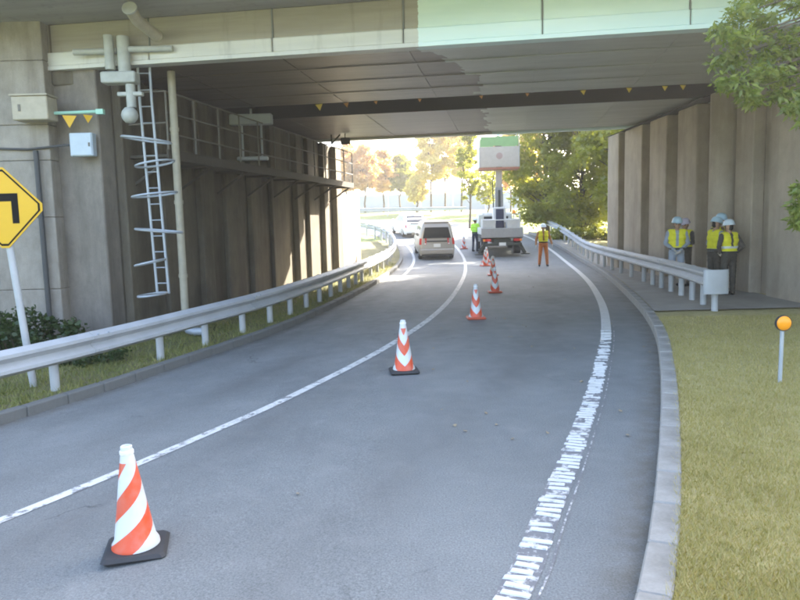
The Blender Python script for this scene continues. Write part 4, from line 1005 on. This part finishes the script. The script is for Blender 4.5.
tree('green_tree', at_px(625,50), 50, 12, 3.0, 'darker green tree mostly hidden behind the right abutment', 'dark', 110, 80, .26, .12, 'col', None, 43, .2)
for i, (x, y) in enumerate([(13.0,32.5),(17.5,35.5),(13.5,39)]):  # hidden trees added to keep sun off the underpass road
    tree('green_tree', x, y, [14.5,15.5,11][i], 3.1, ['green tree hidden close behind the right abutment','green tree hidden farther behind the right abutment','green tree hidden between the abutment and the hedge'][i], 'green', 150, 130, .32, .1, 'ball', None, 50+i, .2)
tree('green_tree', 19, 44, 12, 3.2, 'broad green tree outside the frame right of the abutment', 'green', 90, 60, .3, .2, 'ball', None, 44, .2)  # out of view, kept only for the shade it casts

def shrub(name, x, y, z, r, label, leaf, n=26, per=90, size=.09):
    t = thing(name, label, 'shrub', (x,y,z)); cs = []; rs = []; mb = MB()
    for i in range(n):
        a = random.uniform(0,2*PI); q = math.sqrt(random.random()); c = (r[0]*q*math.cos(a), r[1]*q*math.sin(a), r[2]*random.uniform(.15,.95)*(1-.4*q))
        cs.append(c); s = min(r)*random.uniform(.25,.45); rs.append((s,s,s*.8)); mb.tube([(c[0]*.3,c[1]*.3,-.05),(c[0]*.7,c[1]*.7,c[2]*.6),c],[.012,.009,.004],5)
    mb.build('stem', M['bark'], t); leaf_cloud('foliage', cs, rs, [per]*n, size, LM[leaf], t, .7); return t
shrub('ivy_shrub', -6.75, 12.2, -.32, (1.0,.6,1.15), 'dark leafy shrub at the foot of the wing wall behind the sign', 'dark', 34, 110, .09)
shrub('ivy_shrub', -5.3, 11.6, -.34, (.7,.5,.45), 'low green creeper on the ground below the left guardrail', 'dark', 22, 80, .07)
for k in range(4):
    X = 10.0+k*1.5; Y = 41.5-k*.3
    shrub('hedge', X, Y, G(X,Y)-.05, (.95,.6,1.1), ['clipped hedge bush at the left end below the green trees','second hedge bush from the left below the green trees','third hedge bush from the left, against the abutment','hedge bush hidden behind the abutment end'][k], 'yg' if k < 2 else 'green', 30, 110, .11)

# near tree overhanging the top right corner
NTR = thing('overhanging_tree', 'leafy green tree whose branches hang into the top right corner', 'tree', (8.1, 8.6, .1))
mb = MB(); mb.tube([(0,0,-.2),(.05,0,1.5),(-.05,.05,3.0),(-.1,.1,4.5),(0,.1,6.2),(.1,.0,8)],[.20,.17,.155,.13,.09,.04],12)
cs = []; rs = []; rg = random.Random(5)
for k in range(60):
    a = rg.uniform(0, 2*PI); q = math.sqrt(rg.uniform(.1,1))*2.7; z = rg.uniform(3.9,8.2); q *= max(.25, 1-abs(z-5.6)/4)
    c = Vector((q*math.cos(a), q*math.sin(a), z)); s = Vector((-.1,.1,max(2.6,z-1.6)))
    mb.tube([s, s.lerp(c,.5)+Vector((0,0,.25)), c],[.045,.025,.006],6); cs.append(tuple(c)); rs.append((.55,.55,.30))
def sprig(c, r): cs.append(c); rs.append(r)
wc = lambda X, Y, Z: (X-8.1, Y-8.6, Z-.1)
import itertools
SPR = [(4.0,8.62,3.57),(4.18,8.56,3.44),(4.35,8.62,3.68),(4.69,8.74,3.42),(4.8,8.62,3.25),(4.58,8.8,3.91),(4.11,8.98,3.9),(4.05,8.5,4.05),(4.41,8.86,3.40),(3.96,8.74,4.2),(4.12,8.62,4.35),(4.51,8.8,4.32),
       (4.91,9.04,3.68),(4.16,8.8,3.86),(4.96,8.74,2.07),(4.90,8.62,2.27),(4.99,8.8,1.9),(4.3,8.8,4.1),(4.75,8.8,4.1),(4.85,8.7,4.45),(4.95,8.9,3.95),(5.05,8.8,3.45),(4.6,8.7,3.65),(4.35,8.9,4.55),(4.7,8.9,4.65),(5.1,8.8,4.25),(5.05,8.7,3.1)]
for k, (X, Y, Z) in enumerate(SPR):
    r = (.20,.24,.13) if Z > 3.5 else ((.15,.18,.10) if Z > 2.6 else (.07,.12,.10))
    c = Vector(wc(X,Y,Z)); s = Vector((-.1,.1,max(2.4,c.z+.5)))
    mb.tube([s, s.lerp(c,.55)+Vector((0,0,.3)), c],[.035,.018,.005],6); cs.append(tuple(c)); rs.append(r)
mb.build('trunk', M['bark'], NTR, smooth=60)
leaf_cloud('crown', cs, rs, [420]*60+[190]*(len(cs)-60), .10, LM['near'], NTR, .32, .5, .1)
# unseen trees added right of the lawn to shade the foreground
for i, (x, y) in enumerate([(12.2,3.4),(15.5,9.0)]):
    tree('verge_tree', x, y, 11, 3.2, ['broad tree outside the frame right of the lawn, nearer one','broad tree outside the frame right of the lawn, farther one'][i], 'near', 120, 70, .26, .28, 'ball', 'trees right of the lawn', 60+i, .2)

# ------------------------------------------------------------------ far roadside
def lowwall(x0, y0, x1, y1, h, name, label, mat, gap=4.):
    t = thing(name, label, 'barrier', (x0,y0,G(x0,y0))); n = int(math.hypot(x1-x0,y1-y0)/gap)
    for k in range(n):
        a = k/n; b = (k+1)/n-.0004; P = [(x0+(x1-x0)*q, y0+(y1-y0)*q) for q in (a, b)]
        d = Vector((y1-y0, -(x1-x0), 0)).normalized()*.1; zb = G(*P[0])
        MB().add([Vector((P[i][0],P[i][1],zb+z))+d*s for z in (-.2,h) for i, s in ((0,1),(1,1),(1,-1),(0,-1))], [(3,2,1,0),(4,5,6,7),(0,1,5,4),(1,2,6,5),(2,3,7,6),(3,0,4,7)]).build('panel', mat, t, world=True)
    return t
M['far_b'] = plain('blue_grey_barrier', (.30,.35,.42), .7); M['far_w'] = plain('white_barrier', (.62,.62,.60), .7)
lowwall(-30,92,40,88,2.2,'sound_barrier','long blue-grey barrier behind the row of autumn trees', M['far_b'])
FR = [Vector((-28+k*1.5, 70.5-.02*k*k*.3, 0)) for k in range(24)]
guardrail(FR, [(p.x,p.y+.1) for p in FR[::2]], 'far pale guardrail on the outer side of the bend', 1, .42, .0, 'galv')

# ------------------------------------------------------------------ haze volume added for the lens-flare wash on the far side
hz = NT('haze_air'); hz.t.nodes.remove(hz.b); pv_ = hz.n('ShaderNodeVolumePrincipled')
pv_.inputs['Color'].default_value = (1,.97,.92,1); pv_.inputs['Density'].default_value = .0016; pv_.inputs['Anisotropy'].default_value = .5
hz.l(pv_.outputs[0], hz.t.nodes['Material Output'].inputs['Volume'])
stuff(tag(MB().box(-640,640,-220,1440,-2.0,26).build('haze', hz.m), 'thin bright haze filling the air of the whole place', 'haze'))
